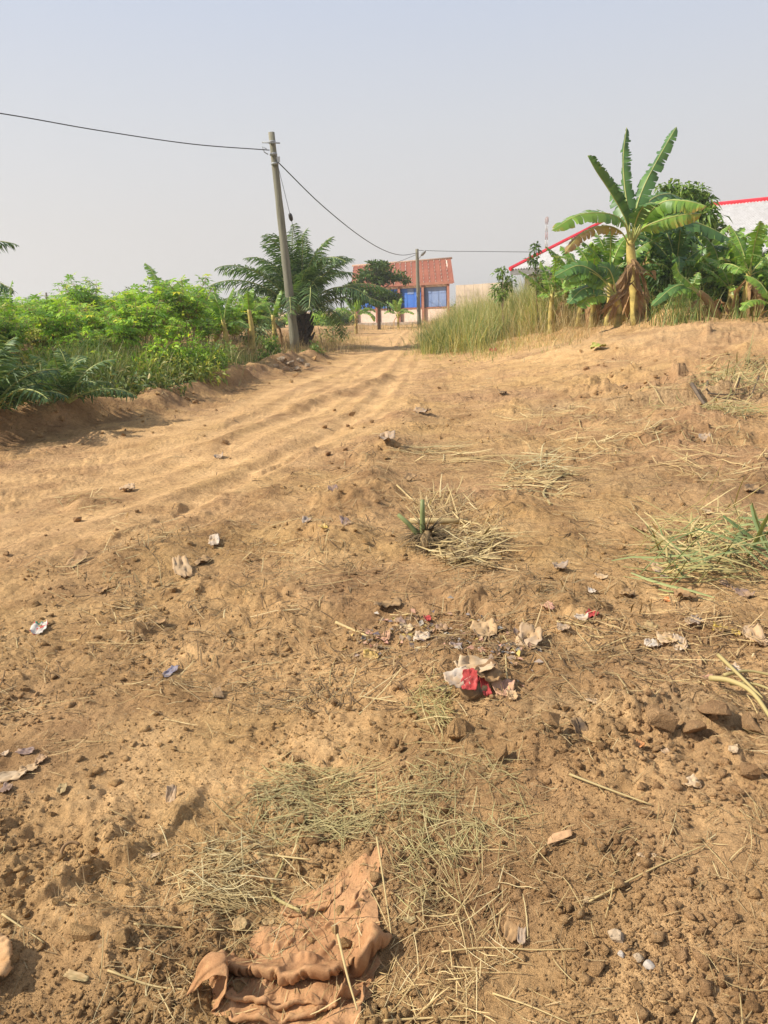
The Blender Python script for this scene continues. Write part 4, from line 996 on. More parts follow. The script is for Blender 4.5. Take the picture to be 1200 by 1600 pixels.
# ------------------------------------------------------------------ trees and shrubs
def tree(name, base, label, cat, trunk, clumps, leafmat_, size, n, group=None, width=.4, droop=.3, flat=.8, seed=1, tr=.12, shell=.5):
    """trunk: list of local points; clumps: (local centre, radius)"""
    rg = np.random.default_rng(seed); o = empty(name, base, label, cat, group)
    mb = MB(); t = [Vector(p) for p in trunk]; mb.tube(crv(t, 10), [tr * (1 - .55 * i / 9) for i in range(10)], 9); mb.build('trunk', M['bark'], o)
    for c, r in clumps:
        k = max(1, int(len(t) * .5)); q = t[-1] if c[2] > t[-1].z else lerp(t[0], t[-1], min(.95, max(.3, c[2] / max(.1, t[-1].z) * .75)))
        mb = MB(); c = Vector(c); mb.tube(crv([q, lerp(q, c, .5) + Vector((0, 0, .06 * r)), c], 6), [tr * .38 * (1 - .6 * i / 5) for i in range(6)], 5); mb.build('branch', M['bark'], o)
    tot = sum(r * r for _, r in clumps); cs = []; rr = []; ns = []
    for c, r in clumps:                      # break every clump into smaller sprays
        k = 7
        for i in range(k):
            d = rg.normal(size=3); d /= np.linalg.norm(d); d[2] *= flat
            cs.append(np.array(c) + d * r * rg.uniform(.35, .85)); rr.append(r * rg.uniform(.28, .52)); ns.append(max(6, int(n * r * r / tot / k)))
    V, T = cloud(rg, cs, rr, ns, size, width, droop, flat, shell)
    f = link('crown', np_mesh('crown', V, T, [leafmat_], False, 3), o); f['kind'] = 'stuff'
    return o
def gbase(px, py, d):
    b = at(px, py, d); b.z = H(b.x, b.y) - .03; return b
def lc(b, px, py, d): return tuple(at(px, py, d) - b)

# mango-like tree behind the bananas
b = gbase(1062, 500, 25)
tree('mango_tree', b, 'green leafy tree rising behind the tallest banana plant', 'tree', [(0, 0, 0), (.1, 0, 1.2), (.05, 0, 2.6)],
     [(lc(b, 1050, 314, 25), .62), (lc(b, 1084, 318, 25.2), .55), (lc(b, 1035, 340, 25), .6), (lc(b, 1072, 345, 24.6), .75), (lc(b, 1050, 380, 24.5), .95), (lc(b, 1095, 365, 25), .75), (lc(b, 1040, 297, 25.4), .35), (lc(b, 1085, 300, 25), .35)],
     M['bushleaf'], .30, 5200, width=.26, droop=.55, seed=2)
# shrubs under the bananas
for i, (px, py, d, cl, n, lab) in enumerate([
    (1050, 505, 20.8, [(1040, 440, .6), (1065, 460, .6), (1050, 480, .55), (1030, 470, .5)], 2600, 'dark leafy shrub under the bananas right of the tallest one'),
    (1100, 503, 21.2, [(1090, 430, .65), (1110, 455, .6), (1080, 470, .6), (1115, 480, .5)], 2600, 'dark shrub with fine leaves behind the broken stem'),
    (1140, 500, 20.4, [(1135, 432, .5), (1150, 450, .5), (1130, 455, .55), (1150, 475, .45)], 2400, 'leafy shrub between the broken stem and right banana'),
    (1195, 500, 20.5, [(1190, 425, .5), (1205, 440, .6), (1190, 465, .6)], 2200, 'leafy shrub behind the right edge banana plants'),
    (1020, 505, 22.4, [(1015, 420, .6), (1030, 400, .6), (1012, 455, .55)], 2000, 'shaded shrub directly behind the yellow banana stem'),
    (930, 500, 23.0, [(925, 440, .5), (915, 465, .5), (940, 470, .5)], 1700, 'shaded shrub behind the toppled banana fan'),
    (785, 500, 26.0, [(785, 425, .22), (790, 445, .3), (782, 460, .3)], 380, 'thin leafy sapling poking above the tall grass'),
    (838, 500, 25.0, [(838, 385, .16), (836, 410, .22), (842, 440, .3)], 300, 'narrow dark sapling at the left end of the white roof')]):
    b = gbase(px, py, d)
    tree('leafy_shrub', b, lab, 'shrub', [(0, 0, 0), (.05, 0, .5), (0, 0, 1.0)], [(lc(b, x, y, d + random.uniform(-.3, .3)), r) for x, y, r in cl], [M['darkleaf'], M['cassava2'], M['bushleaf'], M['cassava'], M['bushleaf'], M['bushleaf'], M['bushleaf'], M['darkleaf']][i], .17, n, 'shrubs around the bananas', .36, .35, .9, 40 + i, .04)

# terraced tree in front of the house
D = 60; b = gbase(592, 508, D)
tiers = [(592, 412, 1.0), (585, 424, 1.2), (604, 416, .7), (578, 438, 1.2), (606, 433, 1.3), (625, 436, .8), (560, 456, 1.2), (585, 462, 1.4), (608, 460, 1.3), (622, 466, .8), (570, 470, 1.2), (600, 472, 1.2), (552, 446, .8)]
tree('terraced_tree', b, 'layered tree with flat foliage tiers in front of the house', 'tree', [(0, 0, 0), (.05, 0, 2.3), (-.1, 0, 4.6)], [(lc(b, x, y, D + ((i * 7) % 5 - 2) * .4), r) for i, (x, y, r) in enumerate(tiers)], M['darkleaf'], .3, 5200, None, .42, .12, .33, 5, .14)

# small shrubs and weeds on the left bank
for i, (px, py, d, top, r, n, mt, lab) in enumerate([
    (422, 562, 21.5, 530, .26, 420, 'bushleaf', 'small round green shrub on the bank before the leaning pole'),
    (300, 612, 15.2, 560, .42, 900, 'cassava2', 'loose green shrub at the edge of the cassava field'),
    (235, 628, 13.6, 575, .45, 800, 'weed', 'brownish scrubby bush in front of the cassava field'),
    (180, 640, 12.6, 590, .38, 600, 'weed', 'thin dry scrub right of the small young palm'),
    (275, 600, 15.6, 530, .5, 1300, 'cassava', 'bright green bush at the front of the cassava field'),
    (160, 610, 14.4, 565, .4, 700, 'weed', 'low scrub behind the small young palm'),
    (60, 625, 11.8, 590, .35, 520, 'darkleaf', 'low dark bush between the two young palms'),
    (345, 590, 16.8, 560, .3, 420, 'darkleaf', 'low dark bush at the foot of the small banana plant'),
    (490, 552, 24, 538, .2, 220, 'bushleaf', 'tiny green shrub on the bank right of the leaning pole'),
    (520, 528, 34, 505, .5, 500, 'weed', 'scrubby bush right of the oil palm'),
    (400, 540, 26, 505, .45, 600, 'weed', 'scrubby bush left of the leaning pole'),
    (205, 606, 14.6, 540, .5, 1300, 'cassava', 'bright leafy bush behind the brownish scrub'), (245, 600, 15.4, 545, .48, 1200, 'cassava2', 'yellow green bush in the front of the field'), (310, 592, 16.4, 545, .45, 1100, 'cassava', 'fresh green bush at the right front of the field'),
    (140, 604, 15.0, 545, .5, 1200, 'bushleaf', 'mid green bush behind the small young palm'), (90, 600, 15.6, 545, .5, 1200, 'cassava', 'bright bush left behind the small young palm'), (40, 605, 15.2, 550, .5, 1100, 'cassava2', 'dull green bush right behind the left edge palm'), (335, 575, 18.5, 540, .4, 800, 'bushleaf', 'mid green bush before the small banana plant'),
    (0, 650, 10.6, 600, .34, 600, 'darkleaf', 'dark bush below the young palm at the left edge')]):
    b = gbase(px, py, d); hh = at(px, top, d).z - b.z
    tree('low_shrub', b, lab, 'shrub', [(0, 0, 0), (.02, 0, hh * .5), (0, 0, hh * .8)], [((.0, 0, hh - r * .6), r), ((r * .7, .1, hh * .55), r * .85), ((-r * .7, -.1, hh * .5), r * .85), ((0, -.2, hh * .35), r * .8)], M[mt], .13, n, 'shrubs on the left bank', .34, .3, .9, 60 + i, .02)

# trees beyond the cassava field and on the skyline
rg = np.random.default_rng(31)
far = [(150, 452, 45, 1.5), (195, 446, 42, 1.7), (235, 448, 44, 1.3), (290, 458, 46, 1.3), (115, 470, 48, 1.2), (60, 474, 50, 1.2), (10, 478, 46, 1.3), (365, 468, 60, 1.6), (395, 474, 64, 1.4), (330, 472, 66, 1.2),
       (415, 480, 70, 1.2), (500, 488, 75, 1.3), (530, 490, 70, 1.2), (545, 478, 90, 2.0), (455, 490, 85, 1.6), (175, 470, 70, 1.8), (265, 474, 80, 1.8), (-40, 470, 42, 1.6), (725, 462, 110, 2.0)]
where = ['above the left part of the cassava', 'behind the young banana plant', 'at the left edge of the field', 'between the far pole and oil palm', 'right of the oil palm', 'on the skyline']
for i, (px, top, d, r) in enumerate(far):
    b = gbase(px, 500, d); hh = max(1.6, at(px, top, d).z - b.z)
    cl = [((0, 0, hh - r * .7), r * .7), ((r * .8, .2, hh - r * 1.1), r * .65), ((-r * .8, 0, hh - r * 1.15), r * .65), ((.1, -.4, hh * .45), r * .7), ((-.3, .3, hh * .3), r * .6)]
    kind = i % 3
    lab = [('round dark green tree', 'pale hazy green tree', 'fresh green bushy tree')[kind], ('above the cassava left of the young banana', 'above the cassava behind the young banana', 'beyond the far left cassava', 'far behind the small banana plants', 'in the distance by the oil palm')[0 if 90 < px < 225 else 1 if 225 <= px < 320 else 2 if px < 90 else 3 if px < 420 else 4]]
    lab = ' '.join(lab) if px < 700 else 'pale hazy tree beyond the boundary wall'
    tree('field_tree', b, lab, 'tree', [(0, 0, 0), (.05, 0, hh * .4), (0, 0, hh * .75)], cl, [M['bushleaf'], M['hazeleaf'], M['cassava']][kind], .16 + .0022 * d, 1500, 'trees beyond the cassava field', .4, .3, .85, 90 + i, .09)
# bare twiggy pale tree above the cassava
b = gbase(252, 500, 36); tree('dry_tree', b, 'half bare tree with pale leaves above the young banana plant', 'tree', [(0, 0, 0), (.05, 0, 1.3), (0, 0, 2.2)], [(lc(b, 250, 455, 36), .5), (lc(b, 235, 462, 36), .4), (lc(b, 272, 462, 36), .4), (lc(b, 262, 450, 36), .35)], M['straw'], .13, 260, None, .3, .3, .7, 130, .04)

# ------------------------------------------------------------------ tall grass right of the road, weeds on the verges
def scatter_blades(name, label, cat, regions, mat, seed, K=4):
    rg = np.random.default_rng(seed); Vs = []; Qs = []; n0 = 0
    for (px0, px1, py0, py1, n, l0, l1, w, lean, curl) in regions:
        m = max(4, n // 26); tx = rg.uniform(px0, px1, m); ty = rg.uniform(py0, py1, m); x, y = gpix(tx, ty)
        k = rg.integers(0, m, n); sp = 0.02 * y[k] * .5 + .10
        X = x[k] + rg.normal(size=n) * sp; Y = y[k] + rg.normal(size=n) * sp
        P = np.stack([X, Y, height(X, Y) - .02], 1)
        V, Q = blades(P, rg.uniform(0, 6.283, n), rg.uniform(l0, l1, n), np.full(n, w) * rg.uniform(.6, 1.3, n), np.abs(rg.normal(0, lean, n)), np.abs(rg.normal(curl, curl * .5, n)), rg, K)
        Vs.append(V); Qs.append(Q + n0); n0 += len(V)
    o = link(name, np_mesh(name, np.concatenate(Vs), np.concatenate(Qs), [mat])); return tag(o, label, cat, kind='stuff')
scatter_blades('tall_grass', 'tall green and straw coloured grass right of the dirt road', 'grass', [
    (682, 720, 536, 552, 2400, 0.525, 1.695, 0.015, 0.416, 1.375), (709, 765, 530, 550, 2600, 0.525, 1.751, 0.015, 0.442, 1.375), (704, 800, 514, 532, 2400, 0.735, 1.977, 0.015, 0.416, 1.250),
    (759, 830, 512, 532, 2200, 0.630, 1.921, 0.014, 0.468, 1.375), (804, 870, 503, 520, 2400, 0.840, 2.203, 0.015, 0.442, 1.250), (844, 895, 498, 514, 2400, 0.945, 2.373, 0.015, 0.442, 1.250), (874, 930, 497, 508, 1200, 0.525, 1.582, 0.014, 0.520, 1.375),
    (704, 870, 500, 512, 2600, 1.050, 2.373, 0.018, 0.390, 1.125)], M['tallgrass'], 21)
scatter_blades('green_grass', 'greener grass clump at the left end of the tall grass', 'grass', [
    (680, 720, 528, 552, 1700, 0.525, 1.525, 0.016, 0.442, 1.500), (714, 780, 520, 546, 1300, 0.525, 1.582, 0.016, 0.468, 1.500), (814, 900, 500, 515, 1100, 0.630, 1.808, 0.016, 0.468, 1.500)], M['weed'], 27)
scatter_blades('dry_tall_grass', 'dry straw coloured stalks standing through the tall grass', 'grass', [
    (686, 760, 530, 552, 500, 0.840, 1.921, 0.006, 0.390, 0.750), (734, 840, 510, 538, 900, 0.840, 2.147, 0.007, 0.455, 0.750), (804, 920, 500, 524, 1000, 0.735, 2.260, 0.007, 0.455, 0.750)], M['straw'], 26)
scatter_blades('dry_grass_fringe', 'flattened dry grass along the foot of the tall grass and bananas', 'grass', [
    (690, 830, 540, 554, 800, .15, .45, .008, .8, 1.0), (770, 930, 518, 540, 1200, .2, .55, .009, .8, 1.0), (900, 1030, 500, 516, 900, .12, .4, .010, .9, 1.0), (1040, 1120, 496, 508, 300, .1, .3, .010, .9, 1.0), (700, 800, 520, 545, 500, .3, .8, .009, .6, 1.2)], M['drygrass'], 22)
scatter_blades('grass_edge', 'short ragged grass thinning out in front of the tall grass', 'grass', [(664, 780, 544, 562, 420, .12, .55, .010, .6, 1.3), (760, 900, 528, 552, 420, .12, .5, .010, .6, 1.3), (650, 690, 520, 556, 260, .15, .7, .010, .5, 1.3)], M['tallgrass'], 28)
scatter_blades('dark_grass', 'dark green grass growing between the banana stems', 'grass', [
    (925, 985, 486, 502, 900, .4, 1.0, .016, .3, 1.0), (1020, 1080, 494, 508, 800, .4, 1.0, .016, .3, 1.0), (1080, 1200, 490, 500, 500, .3, .8, .016, .3, 1.0)], M['weed'], 23)
scatter_blades('verge_weeds', 'mixed green and dry weeds along the left bank', 'weeds', [
    (120, 260, 596, 622, 2200, .3, 1.0, .011, .35, .9), (240, 350, 576, 600, 1300, .2, .7, .009, .4, .9), (-60, 120, 618, 640, 1300, .2, .6, .009, .45, 1.0), (60, 340, 570, 612, 3600, .3, 1.0, .013, .4, .8), (340, 420, 555, 575, 900, .2, .5, .01, .5, 1.0),
    (-40, 150, 570, 640, 2000, .2, .6, .01, .5, 1.0)], M['weed'], 24)
scatter_blades('dry_verge_grass', 'dry brown grass around the leaning pole and field edge', 'grass', [
    (400, 520, 528, 560, 1800, .2, .6, .011, .5, 1.0), (480, 560, 518, 550, 1500, .2, .6, .013, .5, 1.0), (540, 690, 503, 516, 1300, .2, .7, .022, .5, 1.0), (330, 420, 545, 572, 1000, .15, .5, .01, .6, 1.0),
    (0, 420, 505, 560, 1800, .2, .6, .014, .5, 1.0), (560, 700, 497, 505, 700, .3, .8, .03, .4, .9)], M['drygrass'], 25)

# ------------------------------------------------------------------ crumbs, clods, stones
ICO = None
def ico():
    bm = bmesh.new(); bmesh.ops.create_icosphere(bm, subdivisions=1, radius=1.0); bm.verts.ensure_lookup_table()
    v = np.array([tuple(q.co) for q in bm.verts]); f = np.array([[w.index for w in q.verts] for q in bm.faces]); bm.free(); return v, f
IV, IF = ico()
def crumbs(n, seed):
    rg = np.random.default_rng(seed); X, Y = [], []; tot = 0
    while tot < n:
        px = rg.uniform(-160, 1360, 6000); py = 545 + 1130 * rg.random(6000) ** 0.75; x, y = gpix(px, py)
        p = np.clip(0.35 + 1.6 * fbm(x / .5, y / .5, 301, 3), 0.03, 1) * (1 - .9 * road_w(x, y)); k = rg.random(6000) < p
        X.append(x[k]); Y.append(y[k]); tot += k.sum()
    x = np.concatenate(X)[:n]; y = np.concatenate(Y)[:n]; z = height(x, y)
    s = np.minimum(.0018 * np.exp(np.abs(rg.normal(0, .9, n))), .016) * (1 + .10 * np.maximum(y - 2, 0))
    S = s[:, None] * rg.uniform(.5, 1.35, (n, 3)) * np.array([1, 1, .75]); nv = len(IV)
    W = IV[None] * (1 + .30 * rg.normal(size=(n, nv, 1))) + .16 * rg.normal(size=(n, nv, 3))
    W = W * S[:, None, :]; a = rg.uniform(0, 6.28, n); ca, sa = np.cos(a)[:, None], np.sin(a)[:, None]
    V = np.stack([W[..., 0] * ca - W[..., 1] * sa + x[:, None], W[..., 0] * sa + W[..., 1] * ca + y[:, None], W[..., 2] + (z + s * .25)[:, None]], 2).reshape(-1, 3)
    T = (IF[None] + (np.arange(n) * nv)[:, None, None]).reshape(-1, 3)
    o = link('soil_crumbs', np_mesh('soil_crumbs', V, T, [M['clod']], False, 3)); tag(o, 'small loose crumbs of dry soil strewn over the bare ground', 'soil', kind='stuff')
crumbs(15000, 71)
def grit(n, seed):
    rg = np.random.default_rng(seed); px = rg.uniform(-120, 1320, n * 2); py = 900 + 760 * rg.random(n * 2) ** .85; x, y = gpix(px, py)
    k = rg.random(n * 2) < np.clip(.5 + 1.2 * fbm(x / .3, y / .3, 311, 3), .06, 1) * (1 - .8 * road_w(x, y)); x, y = x[k][:n], y[k][:n]; n = len(x); z = height(x, y)
    O = np.array([(1, 0, 0), (-1, 0, 0), (0, 1, 0), (0, -1, 0), (0, 0, 1), (0, 0, -1)], float); FO = np.array([(0, 2, 4), (2, 1, 4), (1, 3, 4), (3, 0, 4), (2, 0, 5), (1, 2, 5), (3, 1, 5), (0, 3, 5)])
    s_ = .0011 * np.exp(np.abs(rg.normal(0, .6, n))) * (1 + .25 * np.maximum(y - 2, 0)); W = (O[None] + .35 * rg.normal(size=(n, 6, 3))) * s_[:, None, None]
    V = W + np.stack([x, y, z + s_ * .4], 1)[:, None]; tag(link('soil_grit', np_mesh('soil_grit', V.reshape(-1, 3), (FO[None] + (np.arange(n) * 6)[:, None, None]).reshape(-1, 3), [M['clod']], False, 3)), 'fine grit of broken soil over the near ground', 'soil', kind='stuff')
grit(26000, 72)

def chunk(seed, ax=(1, 1, 1), n=16, sub=1, rough=.07, sharp=False):
    """an irregular broken lump"""
    rd = random.Random(seed); bm = bmesh.new()
    for _ in range(n):
        d = Vector((rd.gauss(0, 1), rd.gauss(0, 1), rd.gauss(0, 1))).normalized() * rd.uniform(.75, 1.05); bm.verts.new((d.x * ax[0], d.y * ax[1], d.z * ax[2]))
    r = bmesh.ops.convex_hull(bm, input=bm.verts[:]); bmesh.ops.delete(bm, geom=[g for g in r['geom_interior'] if isinstance(g, bmesh.types.BMVert)], context='VERTS')
    bmesh.ops.bevel(bm, geom=bm.edges[:], offset=.035, segments=1, affect='EDGES', clamp_overlap=True)
    bmesh.ops.triangulate(bm, faces=bm.faces[:])
    if sub: bmesh.ops.subdivide_edges(bm, edges=bm.edges[:], cuts=sub, use_grid_fill=True)
    for v in bm.verts: v.co += Vector((rd.gauss(0, 1), rd.gauss(0, 1), rd.gauss(0, 1))) * rough * min(ax)
    me = bpy.data.meshes.new('chunk'); bm.to_mesh(me); bm.free(); return me
CH = [chunk(i, (1, random.uniform(.7, 1), random.uniform(.55, .8)), 11, 0, .03) for i in range(9)]
for m_ in CH: m_.materials.append(M['clod'])
def mpp(p): return (Vector(p) - CAM).dot(fw) / F          # metres per picture pixel there
def clod(px, py, wpx, label, group=None, me=None, name='soil_clod', cat='clod', sink=.35, rot=None, mat=None):
    p = gh(px, py); r = wpx * .5 * mpp(p); o = link(name, me or random.choice(CH)); o.location = p + Vector((0, 0, r * (1 - sink) * .6)); o.scale = (r, r, r)
    o.rotation_euler = rot or (random.uniform(-.4, .4), random.uniform(-.4, .4), random.uniform(0, 6.28)); return tag(o, label, cat, group)
rd = random.Random(17)
CL = [(860, 1000, 1080, 1180, 46), (1000, 1190, 1090, 1150, 22), (930, 1040, 1400, 1560, 20), (560, 860, 1100, 1200, 22), (80, 260, 1250, 1500, 26), (430, 640, 1040, 1200, 14), (880, 1190, 1180, 1600, 12), (900, 1200, 540, 690, 50), (0, 330, 780, 1150, 34), (500, 700, 600, 860, 34), (420, 520, 560, 600, 8), (-20, 400, 600, 700, 40)]
names = ['in the broken heap right of centre', 'around the cracked slabs', 'near the pale pebbles at lower right', 'below the torn red packet', 'by the tyre print at lower left', 'in the crumbly middle ground', 'on the smooth soil at lower right', 'on the rough ground below the bananas', 'in the rough strip right of the near road', 'on the low ridge beside the road', 'in the rubble at the road bend', 'on the left bank of the road']
for (x0, x1, y0, y1, n), w in zip(CL, names):
    for _ in range(n):
        clod(rd.uniform(x0, x1), rd.uniform(y0, y1), rd.choice((8, 9, 9, 10, 12, 17)) * (.8 if y1 < 760 else 1), 'loose lump of dry tan soil ' + w, 'loose soil clods ' + w)
big = chunk(50, (1, .8, .75), 18, 1, .03); big.materials.append(M['clod'])
clod(716, 1152, 52, 'large brown clod with dark broken face below the torn packet', None, big, sink=.2)
clod(862, 1132, 44, 'big crumbly clod left of the dark dead leaf', None, CH[1]); clod(782, 1180, 40, 'half buried crumbly clod between packet and dead leaf', None, CH[2])
clod(1170, 1212, 44, 'pale pair of clods near the right edge', None, CH[3]); clod(132, 1465, 58, 'biggest clod at lower left beside the tyre print', None, CH[4], sink=.5); clod(195, 1470, 40, 'clod right of the biggest lower left clod', None, CH[5])
clod(470, 1285, 32, 'pale clod lying in the central straw', None, CH[6]); clod(540, 1480, 30, 'small clod beside the rag', None, CH[7]); clod(645, 1118, 22, 'reddish clod above the green grass tuft', None, CH[8])
clod(725, 1010, 20, 'small clod in the rubbish patch', None, CH[2])
slab = [chunk(60 + i, (1, .85, .42), 12, 1, .02) for i in range(3)]
for m_ in slab: m_.materials.append(M['clod'])
clod(1078, 1152, 62, 'upright cracked soil slab beside the dark hollow at right', None, slab[0], 'soil_slab', 'slab', .2, (-.5, .1, .2))
clod(1035, 1142, 74, 'tilted flat soil slab left of the dark hollow', None, slab[1], 'soil_slab', 'slab', .2, (.15, .38, -.2))
clod(1112, 1126, 74, 'broad soil slab above the dark crack at right', None, slab[2], 'soil_slab', 'slab', .3, (-.2, 0, .4))
clod(1175, 1140, 54, 'soil slab at the right edge below the cut stalks', None, slab[1], 'soil_slab', 'slab', .4, (.1, -.1, 1.2))
M['pebble'] = plain('pale_pebble', (0.36, 0.27, 0.18), 0.9, .25, 4); M['quartz'] = plain('white_quartz', (0.42, 0.36, 0.30), 0.7, .15, 30)
def pebble(px, py, w, label, mat):
    me = chunk(int(px), (1, .85, .7), 26, 1, .015); me.materials.append(mat); me.polygons.foreach_set('use_smooth', [True] * len(me.polygons)); clod(px, py, w, label, 'pebbles at lower right', me, 'pebble', 'pebble', .3)
pebble(963, 1469, 30, 'round tan pebble, largest of the lower right pebbles', M['pebble']); pebble(1014, 1513, 21, 'pale grey pebble right of the round tan pebble', M['quartz'])
pebble(996, 1500, 20, 'yellowish pebble between the tan and grey pebbles', M['pebble']); pebble(970, 1494, 14, 'small grey pebble under the round tan pebble', M['quartz'])
for i, (px, py, w) in enumerate([(455, 572, 22), (440, 566, 17), (470, 566, 18), (447, 580, 15), (465, 580, 14), (480, 574, 13), (432, 575, 14)]):
    me = chunk(200 + i, (1, .85, .7), 18, 1, .03); me.materials.append(M['pebble']); clod(px, py, w, 'pale grey stone in the rubble pile at the road bend', 'stones at the road bend', me, 'stone', 'stone')

# ------------------------------------------------------------------ straw lying on the ground
M['straw2'] = leafmat('mixed_straw', [(0.0, (0.20, 0.15, 0.07)), (0.35, (0.34, 0.26, 0.12)), (0.6, (0.40, 0.35, 0.16)), (1.0, (0.56, 0.44, 0.24))], 0.12, 0.65)
def lie(x, y, az, L, W, rg, lift=.006, bend=.4, K=4):
    """lying stalks, roof-shaped in section; arrays"""
    n = len(x); cur = rg.normal(0, bend * .5, n); pts = []; px, py, a = x - np.cos(az) * L / 2, y - np.sin(az) * L / 2, az - cur / 2
    t0 = np.abs(rg.normal(0, 1, n)) * lift; t1 = np.abs(rg.normal(0, 1, n)) * lift
    XS, YS, AS = [], [], []
    for k in range(K + 1):
        XS.append(px); YS.append(py); AS.append(a); px = px + np.cos(a) * L / K; py = py + np.sin(a) * L / K; a = a + cur / K
    XS, YS, AS = np.stack(XS, 1), np.stack(YS, 1), np.stack(AS, 1)
    Z = height(XS.ravel(), YS.ravel()).reshape(n, K + 1); lin = Z[:, :1] + (Z[:, -1:] - Z[:, :1]) * np.linspace(0, 1, K + 1)[None]
    Z = np.maximum(.45 * Z + .55 * lin, Z - .0015) + .002; Z += np.linspace(0, 1, K + 1)[None] * t1[:, None] * 3 + np.linspace(1, 0, K + 1)[None] * t0[:, None] * 2
    w = (W[:, None] * np.array([.55, 1, 1, .9, .4])[None]) * .5 if K == 4 else np.repeat(W[:, None] * .5, K + 1, 1)
    sx_, sy_ = -np.sin(AS) * w, np.cos(AS) * w
    V = np.stack([np.stack([XS - sx_, YS - sy_, Z - w * .2], 2), np.stack([XS, YS, Z + w * .7], 2), np.stack([XS + sx_, YS + sy_, Z - w * .2], 2)], 2)
    b = (np.arange(n) * (K + 1) * 3)[:, None]
    Q = np.concatenate([b + np.array([[3 * k + j, 3 * k + j + 1, 3 * k + j + 4, 3 * k + j + 3]]) for k in range(K) for j in range(2)], 0)
    return V.reshape(-1, 3), Q

def mid_litter(n, seed, mat, l0, l1, w, label):
    rg = np.random.default_rng(seed); X, Y = [], []; tot = 0
    while tot < n:
        px = rg.uniform(-150, 1350, 6000); py = 560 + 560 * rg.random(6000) ** 1.25; x, y = gpix(px, py)
        p = np.clip(.45 + 1.5 * fbm(x / 1.1, y / 1.1, 431, 3), .05, 1) * (1 - .9 * road_w(x, y)); q = rg.random(6000) < p; X.append(x[q]); Y.append(y[q]); tot += q.sum()
    x = np.concatenate(X)[:n]; y = np.concatenate(Y)[:n]; f = .6 + .085 * y
    V, Q = lie(x, y, rg.uniform(0, 6.283, n), (l0 + (l1 - l0) * rg.random(n) ** 2.2) * f, w * rg.uniform(.4, 1.4, n) * f, rg, .006, .5, 2)
    tag(link('straw_litter', np_mesh('straw_litter', V, Q, [mat])), label, 'straw', kind='stuff')
M['twig'] = leafmat('dark_litter', [(0.0, (0.09, 0.055, 0.03)), (0.5, (0.17, 0.105, 0.055)), (1.0, (0.26, 0.17, 0.09))], 0.05, 0.8)
mid_litter(3800, 432, M['twig'], .02, .11, .0055, 'dark twig and leaf litter strewn over the rough middle ground')
mid_litter(2600, 433, M['oldstraw'], .03, .20, .0048, 'dull dry grass litter strewn over the rough middle ground')
mid_litter(520, 434, M['straw'], .05, .4, .0052, 'pale dry stems strewn over the rough middle ground')
def straw(name, label, cat, regs, mat, seed):
    """regs: centre px, py, half sizes, count, length range (m), width (m), heading (degrees in the ground plane) and spread, lift"""
    rg = np.random.default_rng(seed); Vs, Qs, k = [], [], 0
    for cx, cy, rx, ry, n, l0, l1, w, hd, sp, lift in regs:
        r = np.sqrt(rg.random(n)) * np.where(rg.random(n) < .8, 1, 1.35); a = rg.uniform(0, 6.283, n); x, y = gpix(cx + rx * r * np.cos(a), np.minimum(cy + ry * r * np.sin(a), 1700))
        kp = rg.random(n) < np.clip(.72 + 1.3 * fbm(x / .13, y / .13, seed, 2), .1, 1); x, y = x[kp], y[kp]; n = len(x)
        az = R(hd) + rg.normal(0, R(sp * (1 if cy > 1000 else 1.5)), n); V, Q = lie(x, y, az, l0 * .5 + (l1 - l0 * .5) * rg.random(n) ** 1.7, w * (.8 if cy > 1000 else 1.0) * rg.uniform(.35, 1.5, n), rg, lift * (.8 if cy > 1000 else .9 if abs(cx - 715) < 40 else 1.5)); Vs.append(V); Qs.append(Q + k); k += len(V)
    o = link(name, np_mesh(name, np.concatenate(Vs), np.concatenate(Qs), [mat], False)); return tag(o, label, cat, kind='stuff')
# thin general litter

rg = np.random.default_rng(401)
def litter(n, seed, mat, l0, l1, w, label, pw=.8, bias=0.0):
    rg = np.random.default_rng(seed); X, Y = [], []; tot = 0
    while tot < n:
        px = rg.uniform(-150, 1350, 5000); py = 550 + 1120 * rg.random(5000) ** pw; x, y = gpix(px, py)
        p = np.clip(.30 + bias + 1.5 * fbm(x / .7, y / .7, 401, 3), .04, 1) * (1 - .93 * road_w(x, y)); q = rg.random(5000) < p; X.append(x[q]); Y.append(y[q]); tot += q.sum()
    x = np.concatenate(X)[:n]; y = np.concatenate(Y)[:n]; f = 1 + .11 * np.maximum(y - 2, 0)
    V, Q = lie(x, y, rg.uniform(0, 6.283, n), rg.uniform(l0, l1, n) * f, w * rg.uniform(.5, 1.4, n) * f, rg, .004, .5)
    tag(link('straw_litter', np_mesh('straw_litter', V, Q, [mat])), label, 'straw', kind='stuff')
litter(4200, 402, M['oldstraw'], .012, .06, .0020, 'short weathered brown straw bits scattered over the bare ground', .8)
litter(900, 403, M['straw'], .02, .11, .0022, 'loose pale straws scattered over the bare ground', .8)
straw('straw_heap', 'tangled greenish straw spread in front of the rag at lower centre', 'straw', [
    (520, 1250, 140, 48, 387, 0.044, 0.207, .0030, -18, 45, .008), (470, 1235, 90, 30, 200, 0.052, 0.224, .0032, -15, 25, .009), (675, 1300, 70, 120, 387, 0.044, 0.207, .0028, -60, 40, .007), (500, 1290, 90, 26, 225, 0.044, 0.172, .003, -30, 50, .007), (730, 1280, 90, 90, 262, 0.044, 0.172, .0026, 120, 45, .006)], M['straw2'], 411)
straw('straw_heap', 'bright matted straw just left of the rag', 'straw', [(345, 1390, 55, 42, 319, 0.050, 0.168, .0032, -8, 28, .010), (385, 1340, 70, 40, 168, 0.050, 0.198, .003, 20, 55, .006)], M['straw'], 412)
